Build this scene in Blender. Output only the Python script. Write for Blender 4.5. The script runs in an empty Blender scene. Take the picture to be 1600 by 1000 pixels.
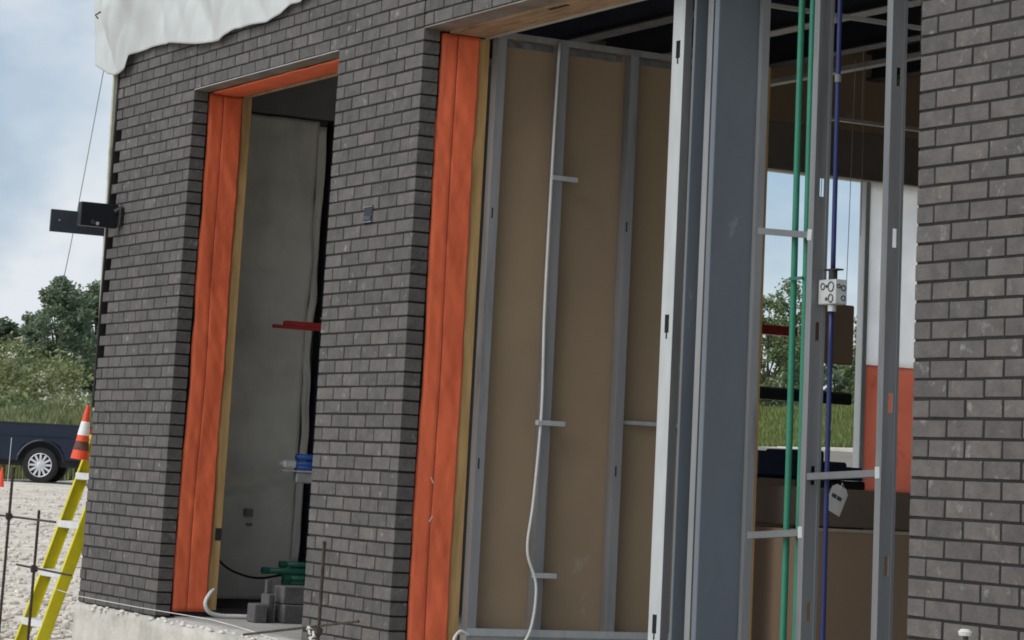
import bpy, math, random
import numpy as np
from mathutils import Vector, Matrix, noise
R = math.radians
rng = random.Random(11)
scene = bpy.context.scene
COL = scene.collection

# ------------------------------------------------------------ camera
CAM_LOC = Vector((11.67164, -5.68164, 0.84596))
YAW, PITCH, ROLL = -1.08615, 0.18855, 0.05335
fwd = Vector((math.sin(YAW)*math.cos(PITCH), math.cos(YAW)*math.cos(PITCH), math.sin(PITCH)))
rgt0 = Vector((math.cos(YAW), -math.sin(YAW), 0)); up0 = rgt0.cross(fwd)
rgt = math.cos(ROLL)*rgt0 + math.sin(ROLL)*up0
upv = -math.sin(ROLL)*rgt0 + math.cos(ROLL)*up0
cd = bpy.data.cameras.new('camera'); cam = bpy.data.objects.new('camera', cd); COL.objects.link(cam)
m = Matrix.Identity(4)
for i in range(3):
    m[i][0] = rgt[i]; m[i][1] = upv[i]; m[i][2] = -fwd[i]; m[i][3] = CAM_LOC[i]
cam.matrix_world = m
cd.sensor_width = 36; cd.lens = 4218.87/1600*36
cd.shift_y = -552.81/1600
cd.clip_start = 0.1; cd.clip_end = 3000
scene.camera = cam

# ------------------------------------------------------------ sky and sun
SUN_AZ = Vector((0.07, -0.9975)); SUN_EL = R(42)          # where the sun stands (bright cloud)
world = bpy.data.worlds.new('World'); scene.world = world; world.use_nodes = True
wn = world.node_tree.nodes; wl = world.node_tree.links; wn.clear()
def N(t, nodes=wn, **k):
    n = nodes.new(t)
    for a, b in k.items(): setattr(n, a, b)
    return n
sky = N('ShaderNodeTexSky', sky_type='NISHITA', sun_disc=False)
sky.sun_elevation = SUN_EL; sky.sun_rotation = math.atan2(SUN_AZ.x, SUN_AZ.y)
sky.air_density = 1.0; sky.dust_density = 0.6; sky.ozone_density = 2.0
tc = N('ShaderNodeTexCoord')
mp = N('ShaderNodeMapping'); mp.inputs['Scale'].default_value = (1, 1, 1.9); mp.inputs['Location'].default_value = (0.33, 0.16, 0.14)
nz = N('ShaderNodeTexNoise'); nz.inputs['Scale'].default_value = 7.5; nz.inputs['Detail'].default_value = 6; nz.inputs['Roughness'].default_value = 0.52
cr = N('ShaderNodeValToRGB'); cr.color_ramp.elements[0].color = (.42, .42, .42, 1); cr.color_ramp.elements[0].position = 0.42; cr.color_ramp.elements[1].position = 0.66
nz2 = N('ShaderNodeTexNoise'); nz2.inputs['Scale'].default_value = 11; nz2.inputs['Detail'].default_value = 5
cc = N('ShaderNodeValToRGB'); cc.color_ramp.elements[0].color = (3.0, 3.7, 4.5, 1); cc.color_ramp.elements[1].color = (5.0, 5.3, 5.6, 1)
cc.color_ramp.elements[0].position = 0.38; cc.color_ramp.elements[1].position = 0.58
mx = N('ShaderNodeMix', data_type='RGBA')
tint = N('ShaderNodeMix', data_type='RGBA', blend_type='MULTIPLY'); tint.inputs['Factor'].default_value = 1
tint.inputs['B'].default_value = (0.60, 0.64, 0.70, 1)
bg = N('ShaderNodeBackground'); bg.inputs['Strength'].default_value = 0.088
wo = N('ShaderNodeOutputWorld')
wl.new(tc.outputs['Generated'], mp.inputs['Vector']); wl.new(mp.outputs[0], nz.inputs['Vector']); wl.new(mp.outputs[0], nz2.inputs['Vector'])
wl.new(nz.outputs['Fac'], cr.inputs['Fac']); wl.new(nz2.outputs['Fac'], cc.inputs['Fac'])
wl.new(sky.outputs[0], tint.inputs['A']); wl.new(tint.outputs['Result'], mx.inputs['A'])
wl.new(cc.outputs['Color'], mx.inputs['B']); wl.new(cr.outputs['Color'], mx.inputs['Factor'])
wl.new(mx.outputs['Result'], bg.inputs['Color']); wl.new(bg.outputs[0], wo.inputs['Surface'])
sd = bpy.data.lights.new('sun', 'SUN'); sd.energy = 1.5; sd.angle = R(60); sd.color = (1, 0.96, 0.9)
sun = bpy.data.objects.new('sun', sd); COL.objects.link(sun)
sdir = Vector((SUN_AZ.x*math.cos(SUN_EL), SUN_AZ.y*math.cos(SUN_EL), math.sin(SUN_EL)))
sun.rotation_euler = sdir.to_track_quat('Z', 'Y').to_euler(); sun.location = (8, -10, 14)
scene.view_settings.view_transform = 'Standard'; scene.view_settings.look = 'None'
scene.view_settings.gamma = 1; scene.view_settings.exposure = 0.8
scene.render.engine = 'CYCLES'; scene.cycles.filter_width = 1.8
scene.render.resolution_x = 1024; scene.render.resolution_y = 640

# ------------------------------------------------------------ materials
MATS = {}
def mat(name, col, rough=0.7, metal=0.0, var=0.12, scale=8.0, bump=0.0, bscale=60.0, rnd=0.0, spots=None, spec=0.4, stretch=(1, 1, 1)):
    """Principled with noise variation of colour, optional per-object variation, bump and a second-colour spot layer
    spots = (colour, scale, threshold, softness)"""
    m = bpy.data.materials.new(name); m.use_nodes = True
    nt = m.node_tree; ns = nt.nodes; ln = nt.links
    p = ns['Principled BSDF']; p.inputs['Roughness'].default_value = rough; p.inputs['Metallic'].default_value = metal
    p.inputs['Specular IOR Level'].default_value = spec
    t = ns.new('ShaderNodeTexCoord'); mpn = ns.new('ShaderNodeMapping'); mpn.inputs['Scale'].default_value = stretch
    oi = ns.new('ShaderNodeObjectInfo')
    vs = ns.new('ShaderNodeVectorMath'); vs.operation = 'SCALE'; vs.inputs[0].default_value = (17, 31, 7)
    va = ns.new('ShaderNodeVectorMath'); va.operation = 'ADD'
    ln.new(oi.outputs['Random'], vs.inputs['Scale']); ln.new(t.outputs['Object'], mpn.inputs['Vector'])
    ln.new(mpn.outputs[0], va.inputs[0]); ln.new(vs.outputs[0], va.inputs[1])
    n1 = ns.new('ShaderNodeTexNoise'); n1.inputs['Scale'].default_value = scale; n1.inputs['Detail'].default_value = 5; n1.inputs['Roughness'].default_value = 0.6
    ln.new(va.outputs[0], n1.inputs['Vector'])
    mr = ns.new('ShaderNodeMapRange'); mr.inputs['From Min'].default_value = 0.3; mr.inputs['From Max'].default_value = 0.7
    mr.inputs['To Min'].default_value = 1-var; mr.inputs['To Max'].default_value = 1+var
    ln.new(n1.outputs['Fac'], mr.inputs['Value'])
    fac = mr.outputs[0]
    if rnd:
        m2 = ns.new('ShaderNodeMapRange'); m2.inputs['To Min'].default_value = 1-rnd; m2.inputs['To Max'].default_value = 1+rnd
        ln.new(oi.outputs['Random'], m2.inputs['Value'])
        mm = ns.new('ShaderNodeMath'); mm.operation = 'MULTIPLY'; ln.new(fac, mm.inputs[0]); ln.new(m2.outputs[0], mm.inputs[1]); fac = mm.outputs[0]
    mc = ns.new('ShaderNodeVectorMath'); mc.operation = 'SCALE'; mc.inputs[0].default_value = col
    ln.new(fac, mc.inputs['Scale']); out = mc.outputs[0]
    if spots:
        n2 = ns.new('ShaderNodeTexNoise'); n2.inputs['Scale'].default_value = spots[1]; n2.inputs['Detail'].default_value = 6; n2.inputs['Roughness'].default_value = 0.65
        ln.new(va.outputs[0], n2.inputs['Vector'])
        m3 = ns.new('ShaderNodeMapRange'); m3.inputs['From Min'].default_value = spots[2]; m3.inputs['From Max'].default_value = spots[2]+spots[3]
        ln.new(n2.outputs['Fac'], m3.inputs['Value'])
        mxn = ns.new('ShaderNodeMix'); mxn.data_type = 'RGBA'
        ln.new(m3.outputs[0], mxn.inputs['Factor']); ln.new(out, mxn.inputs['A']); mxn.inputs['B'].default_value = (*spots[0], 1)
        out = mxn.outputs['Result']
    ln.new(out, p.inputs['Base Color'])
    if bump:
        n3 = ns.new('ShaderNodeTexNoise'); n3.inputs['Scale'].default_value = bscale; n3.inputs['Detail'].default_value = 6
        ln.new(va.outputs[0], n3.inputs['Vector'])
        b = ns.new('ShaderNodeBump'); b.inputs['Strength'].default_value = bump; b.inputs['Distance'].default_value = 0.01
        ln.new(n3.outputs['Fac'], b.inputs['Height']); ln.new(b.outputs[0], p.inputs['Normal'])
    MATS[name] = m
    return m
mat('brick', (0.094, 0.087, 0.083), 0.85, var=0.22, scale=14, bump=0.5, bscale=55, rnd=0.16, spots=((0.25, 0.24, 0.23), 15, 0.60, 0.16))
mat('mortar', (0.017, 0.015, 0.014), 0.95, var=0.25, scale=12, bump=0.6, bscale=70)
mat('galv_mid', (0.185, 0.19, 0.193), 0.5, 0.4, var=0.2, scale=9, stretch=(1, 1, 0.12), spots=((0.11, 0.115, 0.118), 8, 0.54, 0.15))
mat('galv_dark', (0.14, 0.145, 0.15), 0.5, 0.3, var=0.15, scale=9)
mat('concrete', (0.46, 0.44, 0.40), 0.9, var=0.25, scale=4, bump=0.7, bscale=30, spots=((0.10, 0.09, 0.075), 7, 0.6, 0.12))
mat('plaster_drip', (0.62, 0.60, 0.56), 0.9, var=0.2, scale=20, bump=0.6, bscale=60)
mat('slab', (0.30, 0.295, 0.28), 0.85, var=0.25, scale=2.5, bump=0.3, bscale=25)
mat('membrane', (0.74, 0.145, 0.058), 0.6, var=0.14, scale=4, bump=0.7, bscale=11, spots=((0.60, 0.105, 0.045), 2.2, 0.56, 0.2), stretch=(1, 1, 0.6))
mat('seam', (0.22, 0.035, 0.02), 0.7)
mat('plywood', (0.42, 0.27, 0.11), 0.75, var=0.25, scale=6, stretch=(6, 6, 0.5), bump=0.15)
mat('gypsum', (0.30, 0.22, 0.142), 0.85, var=0.10, scale=2.0, spots=((0.38, 0.33, 0.27), 5, 0.66, 0.1), stretch=(1, 1, 0.7))
mat('galv', (0.265, 0.268, 0.272), 0.5, 0.45, var=0.2, scale=9, stretch=(1, 1, 0.12), bump=0.08, spots=((0.15, 0.155, 0.16), 7, 0.55, 0.15))
mat('galv_bright', (0.41, 0.43, 0.435), 0.55, 0.1, var=0.08, scale=20, stretch=(1, 1, 0.3))
mat('primer', (0.118, 0.138, 0.16), 0.5, 0.05, var=0.10, scale=3, bump=0.06, bscale=20, spots=((0.24, 0.265, 0.29), 6, 0.66, 0.08), stretch=(1, 1, .5))
mat('dark_steel', (0.045, 0.052, 0.07), 0.55, 0.3, var=0.2, scale=3, spots=((0.16, 0.17, 0.18), 5, 0.64, 0.1))
mat('strip_steel', (0.40, 0.39, 0.37), 0.5, 0.4, var=0.2, scale=5)
mat('deck', (0.07, 0.075, 0.085), 0.6, 0.2)
mat('lintel_steel', (0.20, 0.185, 0.165), 0.6, 0.2, var=0.3, scale=6, spots=((0.28, 0.16, 0.08), 3.5, 0.52, 0.15))
mat('head_wood', (0.33, 0.215, 0.125), 0.8, var=0.35, scale=7, stretch=(.6, 5, 5), spots=((0.13, 0.09, 0.06), 4, .56, .15))
mat('white_edge', (0.7, 0.7, 0.68), 0.5)
mat('poly', (0.80, 0.77, 0.68), 0.35, var=0.16, scale=2.2, bump=0.9, bscale=6, spots=((0.88, 0.85, 0.77), 2.5, 0.5, 0.2))
mat('wrap_white', (0.62, 0.64, 0.64), 0.6, var=0.07, scale=4, bump=0.2, bscale=12)
mat('tarp', (0.68, 0.70, 0.70), 0.38, var=0.06, scale=5, bump=0.5, bscale=9)
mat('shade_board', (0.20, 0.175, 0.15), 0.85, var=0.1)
mat('soffit_board', (0.24, 0.235, 0.225), 0.85, var=0.1)
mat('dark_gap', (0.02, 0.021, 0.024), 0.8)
mat('black_box', (0.012, 0.014, 0.02), 0.4, 0.2)
mat('grey_plate', (0.055, 0.066, 0.082), 0.45, 0.3)
mat('green_tube', (0.018, 0.165, 0.10), 0.42, var=0.12, bump=0.2, bscale=90)
mat('green_dark', (0.015, 0.105, 0.07), 0.45, var=0.15)
mat('blue_tube', (0.012, 0.02, 0.095), 0.4, var=0.12)
mat('blue_pipe', (0.014, 0.075, 0.30), 0.4)
mat('white_tube', (0.62, 0.62, 0.60), 0.5, var=0.08, bump=0.4, bscale=120)
mat('black_cable', (0.015, 0.015, 0.015), 0.5)
mat('red_paint', (0.33, 0.028, 0.024), 0.5, var=0.2, scale=12)
mat('copper', (0.52, 0.20, 0.10), 0.45, 0.3)
mat('zinc', (0.50, 0.51, 0.50), 0.45, 0.5, var=0.15)
mat('cardboard', (0.25, 0.172, 0.112), 0.9, var=0.08, scale=3, stretch=(1, 1, 0.5))
mat('cardboard_dark', (0.15, 0.112, 0.085), 0.9, var=0.08, scale=3)
mat('cardboard_edge', (0.34, 0.28, 0.21), 0.9)
mat('paper', (0.60, 0.59, 0.56), 0.8, spots=((0.25, 0.25, 0.25), 25, 0.62, 0.05))
mat('navy_stack', (0.012, 0.02, 0.05), 0.5, var=0.2)
mat('black_stack', (0.012, 0.013, 0.014), 0.5)
mat('cement_block', (0.10, 0.095, 0.095), 0.9, var=0.2, scale=15, bump=0.5)
mat('ladder_yellow', (0.58, 0.50, 0.012), 0.5, var=0.12, scale=10, spots=((0.25, 0.22, 0.06), 9, 0.66, 0.08))
mat('aluminium', (0.68, 0.69, 0.69), 0.42, 0.35, var=0.12, scale=12)
mat('cone_orange', (0.78, 0.075, 0.025), 0.55, var=0.1)
mat('cone_white', (0.78, 0.78, 0.78), 0.5)
mat('cone_dirty', (0.12, 0.05, 0.04), 0.7, var=0.5, scale=30)
mat('rebar', (0.055, 0.043, 0.036), 0.8, 0.2, var=0.4, scale=25, bump=0.5, bscale=120)
mat('string', (0.62, 0.61, 0.58), 0.8)
mat('wire', (0.20, 0.21, 0.22), 0.6)
mat('wood', (0.30, 0.235, 0.15), 0.8, var=0.3, scale=8, stretch=(1, 8, 8))
mat('sheathing', (0.42, 0.43, 0.34), 0.8, var=0.3, scale=9, spots=((0.14, 0.12, 0.07), 6, 0.66, 0.1))
mat('navy_paint', (0.010, 0.017, 0.036), 0.22, 0.1, var=0.06)
mat('tyre', (0.016, 0.016, 0.017), 0.8, var=0.2)
mat('chrome', (0.62, 0.63, 0.65), 0.35, 0.3)
mat('black_plastic', (0.015, 0.015, 0.016), 0.5)
mat('glass_dark', (0.02, 0.025, 0.03), 0.08, 0.0)
mat('tail_red', (0.35, 0.012, 0.012), 0.25)
mat('bark', (0.075, 0.058, 0.042), 0.9, var=0.3, scale=10)
mat('gravel', (0.62, 0.56, 0.47), 0.95, var=0.3, scale=5, bump=0.5, bscale=16, spots=((0.45, 0.40, 0.33), 0.7, 0.5, 0.2))
mat('stone', (0.58, 0.53, 0.46), 0.9, var=0.35, scale=4, bump=0.3)
mat('grass_soil', (0.085, 0.10, 0.035), 0.95, var=0.3, scale=0.6)
mat('road', (0.20, 0.178, 0.145), 0.9, var=0.12, scale=0.6)
mat('kerb', (0.46, 0.44, 0.41), 0.85, var=0.12, scale=2)

def leaf_mat(name, a, b, trans=0.25):
    m = bpy.data.materials.new(name); m.use_nodes = True
    nt = m.node_tree; ns = nt.nodes; ln = nt.links
    p = ns['Principled BSDF']; p.inputs['Roughness'].default_value = 0.6; p.inputs['Specular IOR Level'].default_value = 0.25
    g = ns.new('ShaderNodeNewGeometry')
    r = ns.new('ShaderNodeValToRGB'); r.color_ramp.elements[0].color = (*a, 1); r.color_ramp.elements[1].color = (*b, 1)
    ln.new(g.outputs['Random Per Island'], r.inputs['Fac']); ln.new(r.outputs['Color'], p.inputs['Base Color'])
    t = ns.new('ShaderNodeBsdfTranslucent'); ln.new(r.outputs['Color'], t.inputs['Color'])
    mxs = ns.new('ShaderNodeMixShader'); mxs.inputs[0].default_value = trans
    ln.new(p.outputs[0], mxs.inputs[1]); ln.new(t.outputs[0], mxs.inputs[2]); ln.new(mxs.outputs[0], ns['Material Output'].inputs['Surface'])
    MATS[name] = m
def sheet_mat(name, col, trans, col2=None, sc=6):
    m = mat(name, col, .5, var=.06, scale=3, bump=.2, bscale=10, spots=((*col2,), sc, .56, .15) if col2 else None)
    nt = m.node_tree; p = nt.nodes['Principled BSDF']; src = p.inputs['Base Color'].links[0].from_socket
    t = nt.nodes.new('ShaderNodeBsdfTranslucent'); nt.links.new(src, t.inputs['Color'])
    x = nt.nodes.new('ShaderNodeMixShader'); x.inputs[0].default_value = trans
    nt.links.new(p.outputs[0], x.inputs[1]); nt.links.new(t.outputs[0], x.inputs[2]); nt.links.new(x.outputs[0], nt.nodes['Material Output'].inputs['Surface'])
sheet_mat('poly_clear', (.95, .95, .95), .95)
sheet_mat('orange_sheet', (.80, .40, .31), .85, (.62, .24, .17), 4)
sheet_mat('tarp_sheet', (.70, .73, .73), .3)
leaf_mat('leaf', (0.13, 0.185, 0.115), (0.25, 0.31, 0.195), .3)  # lightened, bluish: distance haze on the far trees put into the leaf colour
leaf_mat('leaf_b', (0.13, 0.18, 0.085), (0.27, 0.33, 0.16), .3)
leaf_mat('weed', (0.16, 0.19, 0.08), (0.30, 0.32, 0.15))
leaf_mat('blossom', (0.55, 0.53, 0.38), (0.75, 0.73, 0.58))
leaf_mat('grass', (0.11, 0.15, 0.04), (0.25, 0.29, 0.10))
leaf_mat('grass_dry', (0.15, 0.19, 0.075), (0.32, 0.33, 0.17))

# ------------------------------------------------------------ mesh helpers
class MB:
    def __init__(s): s.v = []; s.f = []
    def add(s, v, f):
        o = len(s.v); s.v += [tuple(x) for x in v]; s.f += [tuple(i+o for i in q) for q in f]; return s
    def box(s, x0, x1, y0, y1, z0, z1, c=0.0, jit=0.0, M=None):
        """box with chamfered edges"""
        lo = (x0, y0, z0); hi = (x1, y1, z1)
        if c <= 0:
            v = [Vector(((x0, x1)[i & 1], (y0, y1)[(i >> 1) & 1], (z0, z1)[(i >> 2) & 1])) for i in range(8)]
            f = [(0, 2, 3, 1), (4, 5, 7, 6), (0, 1, 5, 4), (2, 6, 7, 3), (0, 4, 6, 2), (1, 3, 7, 5)]
        else:
            v = []; idx = {}
            for i in range(8):
                b = (i & 1, (i >> 1) & 1, (i >> 2) & 1)
                for ax in range(3):        # vertex lying on face normal to ax
                    p = []
                    for k in range(3):
                        e = hi[k] if b[k] else lo[k]
                        if k != ax: e += -c if b[k] else c
                        p.append(e + (rng.uniform(-jit, jit) if jit else 0))
                    idx[(i, ax)] = len(v); v.append(Vector(p))
            f = []
            quads = {(0, 0): (0, 4, 6, 2), (0, 1): (1, 3, 7, 5), (1, 0): (0, 1, 5, 4), (1, 1): (2, 6, 7, 3), (2, 0): (0, 2, 3, 1), (2, 1): (4, 5, 7, 6)}
            for (ax, sd_), q in quads.items(): f.append(tuple(idx[(i, ax)] for i in q))
            for i in range(8):
                for ax in range(3):
                    j = i | (1 << ax)
                    if i == j: continue
                    a, b2 = [k for k in range(3) if k != ax]
                    f.append((idx[(i, a)], idx[(j, a)], idx[(j, b2)], idx[(i, b2)]))
                f.append((idx[(i, 0)], idx[(i, 1)], idx[(i, 2)]))
        if M is not None: v = [M @ p for p in v]
        return s.add(v, f)
    def tube(s, pts, r, n=8, cap=True):
        pts = [Vector(p) for p in pts]
        rs = r if isinstance(r, (list, tuple)) else [r]*len(pts)
        v = []; f = []; prev = None
        for i, p in enumerate(pts):
            t = (pts[min(i+1, len(pts)-1)] - pts[max(i-1, 0)]).normalized()
            a = (prev - t*prev.dot(t)) if prev else (Vector((0, 0, 1)).cross(t) if abs(t.z) < 0.9 else Vector((1, 0, 0)).cross(t))
            a.normalize(); prev = a; b = t.cross(a)
            for k in range(n):
                w = 2*math.pi*k/n; v.append(p + rs[i]*(math.cos(w)*a + math.sin(w)*b))
        for i in range(len(pts)-1):
            for k in range(n):
                f.append((i*n+k, i*n+(k+1) % n, (i+1)*n+(k+1) % n, (i+1)*n+k))
        if cap: f.append(tuple(range(n))[::-1]); f.append(tuple((len(pts)-1)*n+k for k in range(n)))
        return s.add(v, f)
    def lathe(s, prof, n=20, M=None, cap=True):
        """profile of (radius, axial) about local z"""
        v = []; f = []
        for r, z in prof:
            for k in range(n):
                w = 2*math.pi*k/n; v.append(Vector((r*math.cos(w), r*math.sin(w), z)))
        for i in range(len(prof)-1):
            for k in range(n): f.append((i*n+k, i*n+(k+1) % n, (i+1)*n+(k+1) % n, (i+1)*n+k))
        if cap: f.append(tuple(range(n))[::-1]); f.append(tuple((len(prof)-1)*n+k for k in range(n)))
        if M is not None: v = [M @ p for p in v]
        return s.add(v, f)
    def prism(s, poly, a, b, M=None):
        """polygon in (x,z) extruded along y from a to b"""
        n = len(poly)
        v = [Vector((x, a, z)) for x, z in poly] + [Vector((x, b, z)) for x, z in poly]
        f = [tuple(range(n)), tuple(range(2*n-1, n-1, -1))] + [(i, n+i, n+(i+1) % n, (i+1) % n) for i in range(n)]
        if M is not None: v = [M @ p for p in v]
        return s.add(v, f)
    def grid(s, P, flip=False):
        """P[i][j] -> Vector"""
        nr = len(P); nc = len(P[0]); v = [q for row in P for q in row]; f = []
        for i in range(nr-1):
            for j in range(nc-1):
                q = (i*nc+j, i*nc+j+1, (i+1)*nc+j+1, (i+1)*nc+j); f.append(q[::-1] if flip else q)
        return s.add(v, f)
    def mesh(s, name, mt, smooth=False):
        me = bpy.data.meshes.new(name); me.from_pydata([tuple(p) for p in s.v], [], s.f); me.materials.append(MATS[mt])
        if smooth: me.polygons.foreach_set('use_smooth', [True]*len(me.polygons))
        me.update(); return me
    def build(s, name, mt, parent=None, loc=None, smooth=False):
        return link(name, s.mesh(name, mt, smooth), parent, loc)
def link(name, me, parent=None, loc=None):
    o = bpy.data.objects.new(name, me); COL.objects.link(o)
    if parent: o.parent = parent
    if loc is not None: o.location = loc
    return o
def tag(o, label, cat=None, group=None, kind=None):
    if label: o['label'] = label
    if cat: o['category'] = cat
    if group: o['group'] = group
    if kind: o['kind'] = kind
    return o
def thing(name, label, cat, loc=(0, 0, 0), group=None, rz=0):
    o = bpy.data.objects.new(name, None); COL.objects.link(o); o.location = loc; o.rotation_euler.z = rz; o.empty_display_size = 0.1
    return tag(o, label, cat, group)
def thicken(o, t, off=0):
    md = o.modifiers.new('thickness', 'SOLIDIFY'); md.thickness = t; md.offset = off; return o
def nz3(x, y, z, s=1.0): return noise.noise(Vector((x*s, y*s, z*s)))

# ------------------------------------------------------------ terrain
def sst(a, b, x):
    t = min(1, max(0, (x-a)/(b-a))); return t*t*(3-2*t)
def ground_h(x, y):
    h = -0.62 + 0.85*sst(6, 52, -x)
    h += 1.75*sst(17, 30, y) * sst(2, 20, -x)
    h += 1.3*sst(33.0, 41, y) * sst(2, 20, -x)
    mound = 2.3*math.exp(-(((x+98)/26)**2 + ((y-22)/10)**2)) * sst(60, 74, -x)
    h += mound
    if x < -7: h += 0.10*nz3(x, y, 0, 0.18)*sst(7, 14, -x) + 0.05*nz3(x, y, 3, 0.6)*sst(7, 10, -x)
    return h
def axis(pts):
    out = []
    for a, b, st in pts:
        n = max(1, int(round((b-a)/st))); out += [a+(b-a)*i/n for i in range(n)]
    return out + [pts[-1][1]]
gx = axis([(-1500, -300, 200), (-300, -130, 20), (-130, -6, 1.2), (-6, 14, 2), (14, 60, 10), (60, 1500, 240)])
gy = axis([(-1500, -200, 200), (-200, -20, 20), (-20, 0, 2), (0, 60, 1.2), (60, 140, 10), (140, 1500, 200)])
gm = MB().grid([[Vector((x, y, ground_h(x, y))) for x in gx] for y in gy])
tag(gm.build('ground', 'gravel', smooth=True), 'bare gravel construction yard', None, None, 'structure')
# grass verge behind the yard and road with kerb on the rise
def strip(name, mt, p_of, u0, u1, nu, w, lift):
    rows = []
    for i in range(nu+1):
        u = u0+(u1-u0)*i/nu; row = []
        for t in w:
            x, y = p_of(u, t); row.append(Vector((x, y, ground_h(x, y)+lift)))
        rows.append(row)
    return MB().grid(rows, True).build(name, mt, smooth=True)
tag(strip('grass_verge', 'grass_soil', lambda u, t: (u, t), -140, 4, 90, axis([(33.2, 70, 2.0)]), 0.06), 'grass bank beyond the road', None, None, 'structure')
tag(strip('meadow', 'grass_soil', lambda u, t: (-u, t), 62.5, 160, 48, axis([(2, 33.2, 1.3)]), 0.05), 'weedy meadow behind the truck', None, None, 'structure')
tag(strip('road', 'road', lambda u, t: (u, t), -62, 4, 44, axis([(27.2, 32.9, 0.95)]), 0.012), 'pale access road', None, None, 'structure')
kb = MB()
for i in range(33):
    xa = -62+2*i; z0 = ground_h(xa+1, 33.05)
    kb.box(xa+0.006, xa+1.994, 32.93, 33.15, z0-0.2, z0+0.17, 0.02)
tag(kb.build('kerb', 'kerb'), 'concrete kerb along the far road', None, None, 'structure')

# loose stones in the yard (uncountable)
st = MB()
ICO = [(-.5, 0, .85), (.5, 0, .85), (-.5, 0, -.85), (.5, 0, -.85), (0, .85, .5), (0, .85, -.5), (0, -.85, .5), (0, -.85, -.5), (.85, .5, 0), (-.85, .5, 0), (.85, -.5, 0), (-.85, -.5, 0)]
ICOF = [(0, 1, 4), (0, 4, 9), (9, 4, 5), (4, 8, 5), (4, 1, 8), (8, 1, 10), (8, 10, 3), (5, 8, 3), (5, 3, 2), (2, 3, 7), (7, 3, 10), (7, 10, 6), (7, 6, 11), (11, 6, 0), (0, 6, 1), (6, 10, 1), (9, 11, 0), (9, 2, 11), (9, 5, 2), (7, 11, 2)]
for i in range(5200):
    d = 6 + 34*rng.random()**1.6
    x = -4.9 - d*rng.uniform(0.75, 1.0); y = -1.6 + d*0.33 + rng.uniform(-1.0, 1.9)*(0.6+d*0.05)
    r = rng.choice((0.012, 0.018, 0.025, 0.035)) * rng.uniform(0.7, 1.5)
    c = Vector((x, y, ground_h(x, y)+r*0.25)); sq = (rng.uniform(.7, 1.3), rng.uniform(.7, 1.3), rng.uniform(.45, .8)); a = rng.random()*6.28
    st.add([c + r*Vector(((p[0]*math.cos(a)-p[1]*math.sin(a))*sq[0], (p[0]*math.sin(a)+p[1]*math.cos(a))*sq[1], p[2]*sq[2])) for p in ICO], ICOF)
tag(st.build('loose_stones', 'stone'), 'loose crushed stone scattered over the yard', 'gravel', None, 'stuff')

# ------------------------------------------------------------ bricks
COURSE = 1/15.0; BL, BH, BD, J = 0.188, 0.0567, 0.09, 0.01
def Zk(k): return 3.0 - k*COURSE
def brick_mesh(L):
    return [MB().box(0, L, 0, BD, 0, BH, 0.0018, 0.0008).mesh('brick', 'brick') for _ in range(6)]
BR_FULL = brick_mesh(BL); BR_HALF = brick_mesh(0.09)
def put_brick(x, k, half, parent):
    me = rng.choice(BR_HALF if half else BR_FULL)
    o = bpy.data.objects.new('brick', me); COL.objects.link(o); o.parent = parent
    o.location = (x+rng.uniform(-.001, .001), rng.uniform(-.0007, .0007), Zk(k)+J*0.5+rng.uniform(-.0012, .0012))
    o.rotation_euler = (rng.uniform(-.006, .006), rng.uniform(-.004, .004), rng.uniform(-.002, .002))
def mortar(parent, boxes):
    mb = MB()
    for b in boxes: mb.box(*b)
    return mb.build('mortar', 'mortar', parent)
X1, XL = -3.009, -4.309          # left pier: right corner, outer corner
# left pier: odd courses six stretchers (+ the header of the unbuilt return), even courses half + six
p = thing('brick_pier', 'dark brick corner pier left of the narrow window opening, with toothed outer edge', 'brick pier', (XL, 0, 0), 'brick piers of the facade')
p.location = (0, 0, 0)
for k in range(1, 46):
    if k % 2:
        for i in range(6): put_brick(X1-BL-0.2*i, k, False, p)
        if k >= 25 or k == 1: put_brick(XL, k, True, p)
    else:
        put_brick(X1-0.09, k, True, p)
        for i in range(6): put_brick(X1-0.1-BL-0.2*i, k, False, p)
mortar(p, [(XL+0.105, X1-0.006, 0.0035, 0.088, 0, 3.0), (XL+0.012, XL+0.104, 0.0035, 0.088, 0, Zk(24)), (XL+0.006, XL+0.1045, 0.06, 0.088, Zk(24)+.001, 3.0)])
p = thing('brick_pier', 'dark brick pier standing between the two openings', 'brick pier', (0, 0, 0), 'brick piers of the facade')
for k in range(1, 46):
    if k % 2:
        for i in range(5): put_brick(-BL-0.2*i, k, False, p)
    else:
        put_brick(-0.09, k, True, p); put_brick(-0.99, k, True, p)
        for i in range(4): put_brick(-0.1-BL-0.2*i, k, False, p)
mortar(p, [(-0.986, -0.006, 0.0035, 0.088, 0, 3.0)])
p = thing('brick_pier', 'dark brick wall nearest the camera, cut by the right edge', 'brick pier', (0, 0, 0), 'brick piers of the facade')
X3 = 4.015
for k in range(1, 46):
    if k % 2:
        for i in range(6): put_brick(X3+0.2*i, k, False, p)
    else:
        put_brick(X3, k, True, p)
        for i in range(5): put_brick(X3+0.1+0.2*i, k, False, p)
        put_brick(X3+1.1, k, True, p)
mortar(p, [(X3+0.004, X3+1.177, 0.0035, 0.088, 0, 3.0)])
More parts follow.
